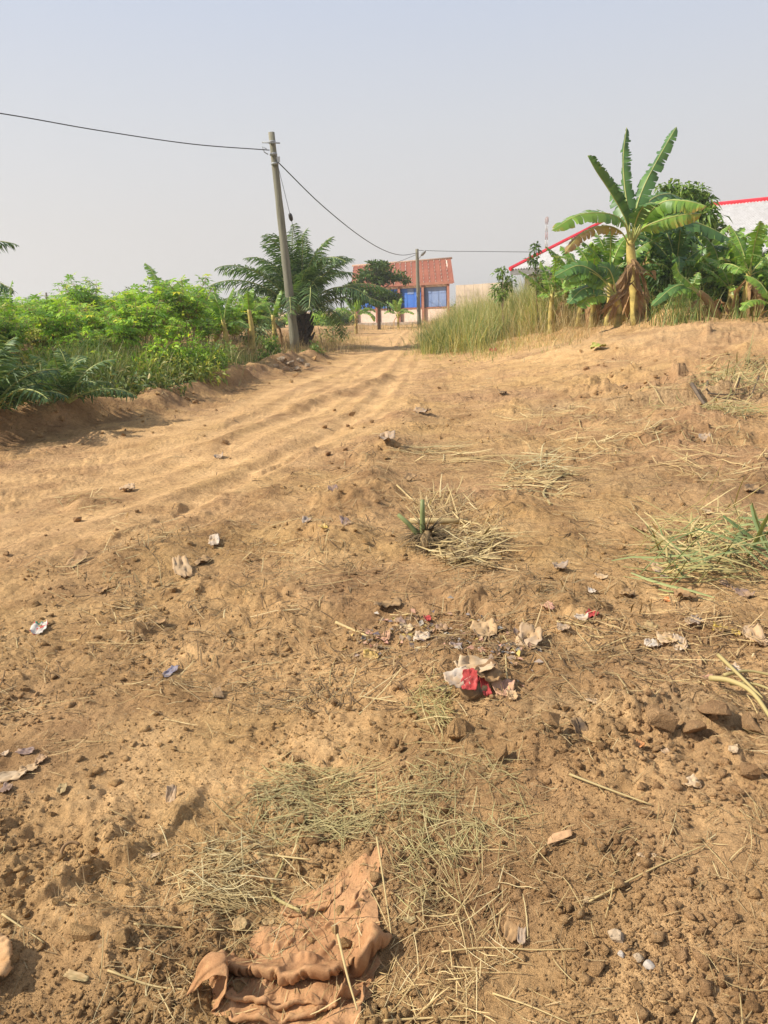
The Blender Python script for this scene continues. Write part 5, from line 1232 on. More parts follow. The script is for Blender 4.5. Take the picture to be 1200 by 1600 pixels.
straw('straw_heap', 'sparse dry straw lying right of the rag at the bottom', 'straw', [(700, 1480, 100, 120, 168, 0.038, 0.165, .0026, 70, 50, .005), (650, 1570, 110, 60, 80, 0.038, 0.150, .0026, -20, 50, .005), (480, 1470, 120, 100, 44, 0.045, 0.150, .0028, 30, 60, .02)], M['straw'], 413)
straw('straw_heap', 'brown straw mat around the uprooted grass stump', 'straw', [(720, 850, 62, 42, 672, 0.084, 0.378, .006, -55, 30, .022), (680, 795, 45, 25, 288, 0.084, 0.353, .006, 80, 25, .02), (745, 880, 45, 20, 156, 0.084, 0.336, .008, -35, 25, .015)], M['oldstraw'], 414)
straw('straw_heap', 'yellow straw bundle spilling from the uprooted stump', 'straw', [(735, 868, 50, 28, 143, 0.165, 0.550, .011, -40, 25, .03), (690, 800, 40, 22, 117, 0.165, 0.440, .007, 85, 25, .03)], M['straw'], 415)
straw('straw_heap', 'pale long straws above the stump to its right', 'straw', [(830, 740, 55, 28, 84, 0.310, 0.983, .011, -35, 30, .02), (700, 715, 65, 12, 73, 0.259, 0.828, .010, 5, 25, .015), (840, 770, 60, 14, 42, 0.207, 0.621, .011, 0, 25, .01)], M['straw'], 416)
straw('cut_grass_heap', 'green cut grass heap near the right edge', 'grass', [(1090, 885, 70, 45, 210, 0.135, 0.495, .010, -50, 28, .03), (1150, 850, 60, 40, 160, 0.135, 0.450, .010, -70, 40, .03), (1100, 840, 80, 22, 90, 0.135, 0.450, .009, 10, 40, .02)], M['cutgrass'], 417)
straw('cut_grass_heap', 'fresh green long blades on the right edge grass heap', 'grass', [(1060, 900, 45, 35, 36, 0.180, 0.540, .016, -55, 22, .035), (1170, 880, 30, 30, 18, 0.225, 0.540, .03, -70, 20, .05), (1040, 870, 20, 14, 30, 0.090, 0.270, .010, -60, 30, .02)], M['greenblade'], 418)
straw('straw_heap', 'dry grass mat around the broken wood at upper right', 'straw', [(1150, 605, 60, 18, 264, 0.240, 0.720, .012, 5, 30, .03), (1150, 650, 45, 12, 111, 0.240, 0.720, .012, 35, 25, .02), (1090, 640, 100, 16, 75, 0.160, 0.560, .01, 20, 60, .01)], M['cutgrass'], 419)
straw('straw_heap', 'pale fallen straws on the slope left of the broken wood', 'straw', [(960, 690, 90, 30, 118, 0.176, 0.616, .010, 10, 60, .012), (880, 660, 80, 25, 86, 0.176, 0.528, .010, 30, 60, .012), (1120, 720, 80, 40, 118, 0.176, 0.528, .009, 40, 60, .012)], M['straw'], 420)
straw('grass_tuft', 'green and dry grass tuft above the large brown clod', 'grass', [(675, 1115, 28, 26, 130, .06, .2, .0036, -60, 35, .014), (690, 1135, 20, 22, 60, .06, .2, .004, -70, 25, .02)], M['cutgrass'], 421)
straw('straw_heap', 'faint straw traces in the middle left ground', 'straw', [(260, 1090, 60, 50, 48, 0.042, 0.154, .004, 30, 60, .008), (450, 880, 70, 30, 72, 0.056, 0.210, .005, 60, 45, .012), (170, 900, 60, 30, 64, 0.056, 0.182, .005, 50, 50, .012), (210, 830, 60, 14, 40, 0.056, 0.210, .005, 5, 40, .01), (140, 790, 50, 12, 48, 0.070, 0.245, .006, 0, 50, .01)], M['straw'], 422)
straw('straw_heap', 'straw and stem bits around the rubbish patch', 'straw', [(720, 1000, 140, 50, 218, 0.030, 0.168, .004, 0, 60, .01), (900, 960, 120, 40, 168, 0.036, 0.180, .005, 0, 60, .01), (1080, 980, 110, 40, 134, 0.036, 0.180, .005, 0, 60, .01), (800, 930, 120, 22, 109, 0.048, 0.210, .005, 0, 45, .01)], M['oldstraw'], 423)
straw('straw_heap', 'short straw mat in the crumbly strip beside the near road', 'straw', [(300, 860, 110, 30, 128, 0.036, 0.120, .004, 40, 60, .01), (560, 860, 70, 60, 136, 0.036, 0.150, .0045, 50, 60, .012), (620, 720, 50, 60, 160, 0.060, 0.210, .006, 60, 60, .015)], M['oldstraw'], 424)

def stalk(pts, r, label, mat='straw', group='single long stalks on the ground', name='straw_stalk', lift=.008):
    P = [gh(*p[:2]) + Vector((0, 0, lift + (p[2] if len(p) > 2 else 0))) for p in pts]; mb = MB(); n = 4 * len(P); C = crv(P, n)
    mb.tube(C, [r * (1 - .45 * i / (n - 1)) for i in range(n)], 6); return tag(mb.build(name, M[mat]), label, 'stalk', group)
for pts, r, lab, mt in [
    ([(890, 1215), (950, 1238), (1018, 1264)], .0040, 'long yellow stalk below the clod heap', 'straw'), ([(920, 1415), (1000, 1372), (1060, 1345), (1100, 1328)], .0026, 'thin curved stalk across the smooth soil at right', 'straw'),
    ([(402, 1339), (425, 1341), (486, 1363, .03)], .0042, 'pale straight straw touching the rag top', 'straw'), ([(5, 1436), (70, 1478)], .0030, 'pale straight straw at the lower left edge', 'straw'),
    ([(170, 1526), (240, 1545), (300, 1552)], .0028, 'pale straw running to the rag flap', 'straw'), ([(210, 1450), (280, 1455), (352, 1468, .02)], .0028, 'thin straw lying left of the rag', 'straw'),
    ([(470, 1440, .02), (425, 1400), (440, 1360), (445, 1345)], .005, 'greenish bent stem left of the rag', 'cutgrass'), ([(870, 975), (905, 980), (940, 990)], .005, 'pale straw right of the red scrap', 'straw'),
    ([(600, 1600), (640, 1598), (740, 1592)], .003, 'thin straw along the bottom edge right of the rag', 'straw'), ([(690, 1492), (760, 1488), (840, 1490), (900, 1488)], .0020, 'thin level straw right of the rag', 'straw'),
    ([(770, 1560), (830, 1580), (890, 1604)], .0022, 'thin slanting straw at the bottom centre right', 'straw'), ([(525, 975), (545, 985), (575, 998)], .009, 'short thick pale stick above the watermark gap', 'straw'),
    ([(590, 1340, .05), (600, 1400, .04), (612, 1470)], .003, 'long thin stem lying over the right side of the rag', 'straw'), ([(530, 1500, .06), (545, 1560, .05), (560, 1610, .04)], .0035, 'bent straw lying on the lower rag', 'straw'),
    ([(860, 790), (850, 770), (880, 745), (905, 745)], .012, 'pale curved stem on the mid slope', 'straw'), ([(620, 760), (655, 790), (700, 800)], .008, 'pale stem behind the uprooted stump', 'straw')]:
    if 'watermark' in lab: lab = 'short thick pale stick left of the rubbish patch'
    stalk(pts, r, lab, mt)
for pts, r, lab in [([(1108, 1078, .03), (1140, 1090, .05), (1175, 1108, .04), (1215, 1150)], .011, 'thick yellow cut stalk bending to the right edge'), ([(1120, 1052, .06), (1150, 1080, .05), (1190, 1110, .03)], .008, 'green cut stalk crossing the thick yellow one'), ([(1130, 1072, .03), (1170, 1066, .03), (1230, 1068)], .007, 'level cut stalk at the right edge'), ([(1140, 1082, .02), (1180, 1085, .02), (1230, 1095)], .007, 'lower cut stalk at the right edge')]:
    stalk(pts, r, lab, 'cutgrass', 'cut stalks at the right edge', 'cut_stalk', .012)
M['wood'] = plain('grey_brown_wood', (0.13, 0.095, 0.065), .85, .35, 25, bmp=.4)
for pts, r, lab in [([(1080, 612, .06), (1095, 632, .04), (1105, 640)], .028, 'flat broken piece of brown wood at upper right'), ([(1105, 605, .05), (1103, 622, .08)], .02, 'short upright splinter of broken wood at upper right'), ([(1105, 625, .05), (1140, 624, .03), (1166, 617)], .012, 'thin curved brown branch at upper right'), ([(1155, 607, .12), (1148, 622, .03)], .011, 'small leaning stick right of the broken wood'), ([(1184, 608, .15), (1172, 628, .03)], .011, 'second leaning stick right of the broken wood')]:
    stalk(pts, r, lab, 'wood', 'broken wood at upper right', 'wood_piece', .02)

# uprooted grass stump
sp = gh(668, 855); st = empty('grass_stump', sp, 'uprooted grass stump with dark roots and two green cut stubs', 'stump')
rg = np.random.default_rng(61); n = 420; d = rg.normal(size=(n, 3)); d[:, 2] = np.abs(d[:, 2]) * .55 + .1; d /= np.linalg.norm(d, axis=1, keepdims=True)
P = d * .02 + np.array([0, 0, .06]); az = np.arctan2(d[:, 1], d[:, 0]); V, Q = blades(P, az, rg.uniform(.08, .24, n), np.full(n, .010), np.arccos(d[:, 2]), rg.uniform(.6, 1.9, n), rg, 4)
f = link('root_mass', np_mesh('root_mass', V, Q, [plain('dark_roots', (0.15, 0.105, 0.055), .9, .5, 30)]), st); f['kind'] = 'stuff'
def srel(px, py, dz=0, d=None): return at(px, py, (d or sp.y)) - sp
mb = MB(); mb.tube([Vector((-.02, 0, .02)), srel(660, 830), srel(660, 800), srel(660, 781)], [.018, .018, .016, .013], 7); mb.build('green_stub', M['greenblade'], st)
mb = MB(); mb.tube([Vector((-.04, 0, .05)), srel(652, 834), srel(638, 818), srel(622, 804)], [.02, .018, .015, .012], 7); mb.build('green_stub', M['greenblade'], st)
mb = MB(); mb.tube([Vector((0, -.05, .10)), srel(664, 842, 0, sp.y - .1), srel(666, 856, 0, sp.y - .15)], [.03, .03, .024], 7); mb.build('cut_cane', M['oldstraw'], st)
mb = MB(); mb.tube([Vector((.03, 0, .1)), srel(690, 832), srel(705, 822)], [.02, .015, .01], 6); mb.build('cut_cane', M['straw'], st)
mb = MB(); mb.tube([srel(640, 814, 0, sp.y + .3), srel(690, 814, 0, sp.y + .3), srel(730, 815, 0, sp.y + .3)], .022, 7); mb.build('cut_cane', M['straw'], st)

# ------------------------------------------------------------------ the rag
def inpoly(x, y, P):
    c = np.zeros(x.shape, bool); j = len(P) - 1
    for i in range(len(P)):
        (xi, yi), (xj, yj) = P[i], P[j]
        c ^= ((yi > y) != (yj > y)) & (x < (xj - xi) * (y - yi) / (yj - yi + 1e-12) + xi); j = i
    return c
def gxy(p): return tuple(v[0] for v in gpix([p[0]], [p[1]]))
def cloth(name, label, cat, outline, folds, mat, res, base=.010, crum=.006, seed=1, thick=.003, hollow=None):
    O = crv([Vector((*gxy(p), 0)) for p in outline + outline[:1]], len(outline) * 5); O = [(p.x, p.y) for p in O]
    A = np.array(O); xs = np.arange(A[:, 0].min() - res, A[:, 0].max() + res, res); ys = np.arange(A[:, 1].min() - res, A[:, 1].max() + res, res)
    X, Y = np.meshgrid(xs, ys); x, y = X.ravel(), Y.ravel()
    wx = x + .008 * pn(x / .03, y / .03, seed); wy = y + .008 * pn(x / .03 + 7, y / .03, seed)
    hz = height(x, y).reshape(X.shape); bl = hz.copy()
    for _ in range(10):
        b2 = bl.copy(); b2[1:-1, 1:-1] = (bl[:-2, 1:-1] + bl[2:, 1:-1] + bl[1:-1, :-2] + bl[1:-1, 2:] + 2 * bl[1:-1, 1:-1]) / 6; bl = b2
    z = np.maximum(bl, hz + .002).ravel() + base
    ox, oy = np.zeros_like(x), np.zeros_like(x)
    for pts, wr, wl, h in folds:
        sd, al = polydist(x + .006 * pn(x / .05, y / .05, seed + 3), y + .006 * pn(x / .05, y / .05, seed + 4), [gxy(p) for p in pts]); L = sum(math.dot if False else 1 for _ in pts)
        pr = np.where(sd > 0, np.exp(-(sd / wr) ** 2), np.exp(-(sd / wl) ** 2)); z = z + h * pr
        if min(wr, wl) < .0075 and h > .02:                 # the lip of a fold hangs over
            e_ = .003; s2, _ = polydist(x + e_, y, [gxy(p) for p in pts]); s3, _ = polydist(x, y + e_, [gxy(p) for p in pts]); s1, _ = polydist(x, y, [gxy(p) for p in pts]); gx_, gy_ = np.clip((s2 - s1) / e_, -1, 1), np.clip((s3 - s1) / e_, -1, 1)
            sg = 1 if wr < wl else -1; on = np.exp(-(np.minimum(sg * s1, 0) / .03) ** 2) * (sg * s1 < .004); ox += sg * gx_ * on * h * .45; oy += sg * gy_ * on * h * .45
    if hollow:
        hp_ = [gxy(p) for p in hollow]; q = inpoly(x, y, hp_).reshape(X.shape).astype(float)
        for _ in range(3):
            b2 = q.copy(); b2[1:-1, 1:-1] = (q[:-2, 1:-1] + q[2:, 1:-1] + q[1:-1, :-2] + q[1:-1, 2:] + q[1:-1, 1:-1]) / 5; q = b2
        z = z - (z - (np.maximum(bl, hz + .002).ravel() + .004)) * q.ravel() * .82
    ca, sa = math.cos(R(50)), math.sin(R(50)); p1 = x * ca + y * sa; p2 = -x * sa + y * ca
    w1 = .025 * pn(x / .08, y / .08, seed + 20); w2 = .025 * pn(x / .08 + 5, y / .08, seed + 21)
    def crease(a, b, sd_): return np.clip(1 - np.abs(pn(a, b, sd_)) * 3.2, 0, 1) ** 1.6
    z = z + crum * 1.5 * crease((p1 + w1) / .16, (p2 + w2) / .055, seed + 22) + crum * .8 * crease((p1 + w1) / .07, (p2 + w2) / .032, seed + 23) + crum * .3 * crease(p1 / .03, p2 / .018, seed + 24) + crum * .5 * pn(x / .1, y / .1, seed + 25)
    ins = inpoly(wx, wy, O).reshape(X.shape); q = ins[:-1, :-1] & ins[1:, :-1] & ins[:-1, 1:] & ins[1:, 1:]
    idx = np.arange(X.size).reshape(X.shape); Q = np.stack([idx[:-1, :-1][q], idx[:-1, 1:][q], idx[1:, 1:][q], idx[1:, :-1][q]], 1)
    us = np.unique(Q); rm = np.full(X.size, -1); rm[us] = np.arange(len(us)); V = np.stack([x + ox, y + oy, z], 1)[us]
    o = link(name, np_mesh(name, V, rm[Q], [mat], True)); md = o.modifiers.new('thickness', 'SOLIDIFY'); md.thickness = thick; md.offset = 0
    return tag(o, label, cat)
def rag_mat(name, c1, c2, dirt):
    m, t, bs, out = newmat(name); p = pos(t); n = noise(t, 9, 6, .65, p); n2 = noise(t, 45, 6, .7, p); n3 = noise(t, 300, 3, .6, p)
    c = mixc(t, ramp(t, n, [(.38, (0, 0, 0)), (.62, (1, 1, 1))]), c1, c2); c = mixc(t, ramp(t, n2, [(.52, (0, 0, 0)), (.66, (.8, .8, .8))]), c, dirt)
    c = mixc(t, 1.0, c, ramp(t, n3, [(.35, (.86, .86, .86)), (.6, (1.05, 1.05, 1.05))]), 'MULTIPLY')
    t.links.new(c, bs.inputs['Base Color']); bs.inputs['Roughness'].default_value = .92; bs.inputs['Specular IOR Level'].default_value = .1
    bump(t, bs, mth(t, 'ADD', mth(t, 'MULTIPLY', n3, .25), n2), .5, .006); return m
M['rag'] = rag_mat('muddy_cloth', (0.45, 0.25, 0.125), (0.34, 0.175, 0.082), (0.44, 0.265, 0.125)); M['rag2'] = rag_mat('tan_cloth', (0.50, 0.31, 0.16), (0.46, 0.27, 0.13), (0.34, 0.19, 0.085))
def rag():
    """a limp sheet laid in folds and left to settle on the ground"""
    n, m = 120, 120; rg = np.random.default_rng(12)
    q = [np.array(gxy(p)) for p in ((600, 1326), (432, 1408), (286, 1580), (575, 1650))]        # far right, far left, near left, near right
    u = np.linspace(0, 1, n)[None, :, None]; v = np.linspace(0, 1, m)[:, None, None]
    XY = (q[1] * (1 - u) + q[0] * u) * (1 - v) + (q[2] * (1 - u) + q[3] * u) * v
    gx = np.linspace(XY[..., 0].min() - .15, XY[..., 0].max() + .15, 120); gy = np.linspace(XY[..., 1].min() - .15, XY[..., 1].max() + .15, 120)
    GX, GY = np.meshgrid(gx, gy); G = height(GX.ravel(), GY.ravel()).reshape(GX.shape)
    for _ in range(3): G[1:-1, 1:-1] = np.maximum(G[1:-1, 1:-1], (G[:-2, 1:-1] + G[2:, 1:-1] + G[1:-1, :-2] + G[1:-1, 2:]) / 4)
    def gz(x, y):
        i = np.clip(((x - gx[0]) / (gx[1] - gx[0])).astype(int), 0, 119); j = np.clip(((y - gy[0]) / (gy[1] - gy[0])).astype(int), 0, 119); return G[j, i]
    x, y = XY[..., 0].ravel(), XY[..., 1].ravel(); z = gz(x, y) + .014; ox, oy = np.zeros_like(x), np.zeros_like(x)
    xw = x + .012 * pn(x / .06, y / .06, 3); yw = y + .012 * pn(x / .06 + 4, y / .06, 3)
    for pts, wr, wl, h in [([(352, 1488), (385, 1510), (430, 1524), (500, 1528), (555, 1505), (595, 1465)], .008, .035, .065), ([(352, 1484), (326, 1515), (312, 1550), (320, 1590), (345, 1650)], .035, .008, .10),
                           ([(438, 1412), (470, 1420), (498, 1414), (515, 1392), (528, 1365)], .008, .03, .03), ([(594, 1388), (568, 1430), (520, 1465), (450, 1488), (400, 1492)], .008, .02, .026), ([(602, 1440), (568, 1475), (545, 1520), (520, 1570)], .010, .016, .034),
                           ([(340, 1552), (400, 1562), (450, 1564), (520, 1550)], .007, .016, .03), ([(345, 1585), (420, 1592), (480, 1580), (560, 1545)], .007, .016, .03), ([(590, 1335), (566, 1380), (540, 1430)], .009, .014, .016), ([(455, 1400), (490, 1372), (545, 1352)], .03, .03, .014), ([(590, 1490), (570, 1540), (555, 1600)], .009, .012, .022), ([(540, 1470), (500, 1505), (430, 1508)], .006, .012, .016), ([(470, 1440), (520, 1430), (560, 1400)], .008, .010, .014)]:
        L = [gxy(p) for p in pts]; sd, al = polydist(xw, yw, L); T_ = al.max(); fade = S01(np.minimum(al, T_ - al) / .05 + .25); h = h * fade * 1.35
        z = z + h * np.where(sd > 0, np.exp(-(sd / wr) ** 2), np.exp(-(sd / wl) ** 2))
        if min(wr, wl) < .0085:
            e_ = .004; s2, _ = polydist(xw + e_, yw, L); s3, _ = polydist(xw, yw + e_, L); gx_, gy_ = np.clip((s2 - sd) / e_, -1, 1), np.clip((s3 - sd) / e_, -1, 1)
            sg = 1 if wr < wl else -1; on = np.where(sg * sd < .004, np.exp(-(np.minimum(sg * sd, 0) / .025) ** 2), np.exp(-((sg * sd - .004) / .004) ** 2)) * h * .5; ox += sg * gx_ * on; oy += sg * gy_ * on
    ca, sa = math.cos(R(48)), math.sin(R(48)); p1 = x * ca + y * sa; p2 = -x * sa + y * ca
    w1 = .03 * pn(x / .09, y / .09, 20); w2 = .03 * pn(x / .09 + 5, y / .09, 21)
    def crease(a_, b_, k_): return np.clip(1 - np.abs(pn(a_, b_, k_)) * 4.5, 0, 1)
    z = z + .010 * crease((p1 + w1) / .17, (p2 + w2) / .06, 22) + .0055 * crease((p1 - w2) / .05, (p2 + w1) / .10, 23) + .004 * crease((p1 + w1) / .06, (p2 + w2) / .035, 24)
    P = np.stack([x + ox, y + oy, z], 1).reshape(m, n, 3); P0 = P.copy()
    links = []
    for dj, di, st_, f_ in ((0, 1, 1, 1.02), (1, 0, 1, 1.02), (1, 1, .5, 1.02), (1, -1, .5, 1.02), (0, 2, .25, .99), (2, 0, .25, .99), (0, 4, .06, .97), (4, 0, .06, .97)):
        if di >= 0: sa_, sb_ = (slice(0, m - dj), slice(0, n - di)), (slice(dj, m), slice(di, n))
        else: sa_, sb_ = (slice(0, m - dj), slice(-di, n)), (slice(dj, m), slice(0, n + di))
        links.append((sa_, sb_, np.minimum(np.linalg.norm(P[sb_] - P[sa_], axis=2, keepdims=True) * f_, .02 * max(dj, abs(di))), st_))
    old = P.copy()
    for it in range(110):
        vel = (P - old) * .8; old = P.copy(); P = P + vel; P[..., 2] -= .00012
        C = np.zeros_like(P); W = np.zeros((m, n, 1))
        for sa_, sb_, L, st_ in links:
            d = P[sb_] - P[sa_]; l = np.linalg.norm(d, axis=2, keepdims=True) + 1e-9; e = d * (1 - L / l) * (.5 * st_); C[sa_] += e; C[sb_] -= e; W[sa_] += st_; W[sb_] += st_
        P = P + C / W * 1.4
        g = gz(P[..., 0].ravel(), P[..., 1].ravel()).reshape(m, n) + .004; hit = P[..., 2] < g
        P[..., 2] = np.where(hit, g, P[..., 2]); P[..., :2] = np.where(hit[..., None], old[..., :2] + (P[..., :2] - old[..., :2]) * .3, P[..., :2])
    idx = np.arange(m * n).reshape(m, n); Q = np.stack([idx[:-1, :-1].ravel(), idx[1:, :-1].ravel(), idx[1:, 1:].ravel(), idx[:-1, 1:].ravel()], 1)
    cx, cy = XY[..., 0].ravel()[Q].mean(1), XY[..., 1].ravel()[Q].mean(1)
    O = [gxy(p) for p in [(440, 1412), (455, 1385), (490, 1355), (530, 1336), (585, 1327), (599, 1333), (594, 1360), (588, 1390), (602, 1440), (598, 1475), (596, 1510), (588, 1545), (565, 1585), (560, 1660), (280, 1660), (292, 1568), (305, 1530), (330, 1490), (352, 1474), (372, 1484), (392, 1492), (392, 1470), (398, 1452), (420, 1445), (452, 1448), (442, 1430)]]
    Q = Q[inpoly(cx + .004 * pn(cx / .02, cy / .02, 6), cy + .004 * pn(cx / .02 + 3, cy / .02, 6), O)]; us = np.unique(Q); rm = np.full(m * n, -1); rm[us] = np.arange(len(us))
    o = link('rag', np_mesh('rag', P.reshape(-1, 3)[us], rm[Q], [M['rag']], True)); sb_ = o.modifiers.new('smooth', 'SUBSURF'); sb_.levels = 1; sb_.render_levels = 1; md = o.modifiers.new('thickness', 'SOLIDIFY'); md.thickness = .0014; md.offset = 0
    tag(o, 'crumpled muddy brown cloth rag lying at the bottom centre', 'rag')
rag()
cloth('cloth_scrap', 'folded tan cloth corner at the lower left edge', 'rag', [(-40, 1478), (5, 1480), (22, 1500), (25, 1530), (18, 1556), (-5, 1566), (-40, 1570)], [([(20, 1490), (22, 1530), (10, 1560)], .02, .01, .02), ([(0, 1485), (8, 1530), (-5, 1560)], .012, .012, .012)], M['rag2'], .004, .02, .003, 5)

# ------------------------------------------------------------------ rubbish
def film(name, c, rough=.35, spec=.5, var=.15, tr=0.0):
    m, t, bs, out = newmat(name); p = pos(t); n = noise(t, 60, 6, .65, p); n2 = noise(t, 14, 4, .6, p)
    lo = tuple(v * .75 for v in c); cc = mixc(t, n, lo, c)
    cc = mixc(t, ramp(t, n2, [(.34, (.12, .12, .12)), (.62, (.75, .75, .75))]), cc, (0.45, 0.28, 0.13))
    t.links.new(cc, bs.inputs['Base Color']); bs.inputs['Roughness'].default_value = max(.55, rough); bs.inputs['Specular IOR Level'].default_value = .25; return m
RM = {'white': film('white_paper', (.58, .53, .47), .7), 'black': film('black_plastic', (.018, .018, .02), .35), 'red': film('red_plastic', (.50, .035, .035), .4), 'blue': film('blue_plastic', (.10, .17, .34), .4), 'tan': film('dusty_film', (.45, .33, .21), .6, var=.25),
      'clear': film('dusty_clear_film', (.48, .36, .25), .3, .6), 'yellow': film('yellow_film', (.56, .40, .06), .5), 'pink': film('faded_pink_film', (.52, .27, .22), .6), 'grey': film('grey_film', (.30, .26, .235), .5), 'purple': film('purple_film', (.15, .11, .13), .5), 'green': film('green_leaf_scrap', (.30, .44, .06), .5),
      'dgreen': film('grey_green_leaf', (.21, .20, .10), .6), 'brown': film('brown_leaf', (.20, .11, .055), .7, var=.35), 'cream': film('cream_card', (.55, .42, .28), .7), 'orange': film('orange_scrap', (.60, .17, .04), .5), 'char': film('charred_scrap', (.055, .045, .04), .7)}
def print_mat():
    m, t, bs, out = newmat('printed_carton'); v = N(t, 'ShaderNodeTexVoronoi', Scale=34.0); t.links.new(obc(t), v.inputs['Vector']); sp_ = N(t, 'ShaderNodeSeparateColor'); t.links.new(v.outputs['Color'], sp_.inputs[0])
    t.links.new(ramp(t, sp_.outputs[0], [(.0, (.50, .45, .39)), (.5, (.50, .45, .39)), (.52, (.45, .06, .06)), (.72, (.45, .06, .06)), (.74, (.05, .25, .14)), (1, (.05, .25, .14))]), bs.inputs['Base Color']); t.nodes[-1].color_ramp.interpolation = 'CONSTANT' if hasattr(t.nodes[-1], 'color_ramp') else None; bs.inputs['Roughness'].default_value = .6; return m
RM['print'] = print_mat(); RM['red'] = plain('red_plastic_clean', (.36, .05, .045), .6, .5, 40, .25)
def sheet(w, h, seed, crum=.25, curl=.3, n=11):
    """a crumpled piece of film or paper with a torn outline, local metres"""
    rd = random.Random(seed); rs = seed * 13; u = np.linspace(-1, 1, n); U, Vv = np.meshgrid(u, u); x, y = U.ravel(), Vv.ravel()
    s = min(w, h); z = s * crum * (1 - 2.0 * np.abs(fbm(x * 1.3 + 3, y * 1.3, rs, 2))) * .6 + s * .1 * pn(x * 3, y * 3, rs + 5); z = z + s * curl * .5 * (x * math.cos(seed) + y * math.sin(seed)) ** 2
    k = 1 - .22 * np.abs(fbm(np.arctan2(y, x) * 1.6, x * 0 + seed, rs + 2, 2)) - .16 * (np.abs(x * y))
    X = x * w * .5 * k + s * .12 * pn(x * 2, y * 2, rs + 7); Y = y * h * .5 * k + s * .12 * pn(x * 2 + 5, y * 2, rs + 8)
    idx = np.arange(n * n).reshape(n, n); Q = np.stack([idx[:-1, :-1].ravel(), idx[:-1, 1:].ravel(), idx[1:, 1:].ravel(), idx[1:, :-1].ravel()], 1)
    return np.stack([X, Y, z - z.min()], 1), Q
def scrap(px, py, wpx, hpx, mat, label, name='plastic_scrap', cat='litter', crum=.35, curl=.3, rot=0, group='rubbish on the ground', tilt=0.0, smooth=False, lift=.004):
    p = gh(px, py); m = mpp(p); fs = max(.3, (EYE - p.z) / (p - CAM).length); V, Q = sheet(wpx * m * .92, hpx * m / fs * .72, int(px * 3 + py), crum, curl)
    o = link(name, np_mesh(name, V, Q, [RM[mat]], smooth)); o.location = p + Vector((0, 0, lift)); o.rotation_euler = (tilt, 0, rot); md = o.modifiers.new('thickness', 'SOLIDIFY'); md.thickness = .0015
    return tag(o, label, cat, group)
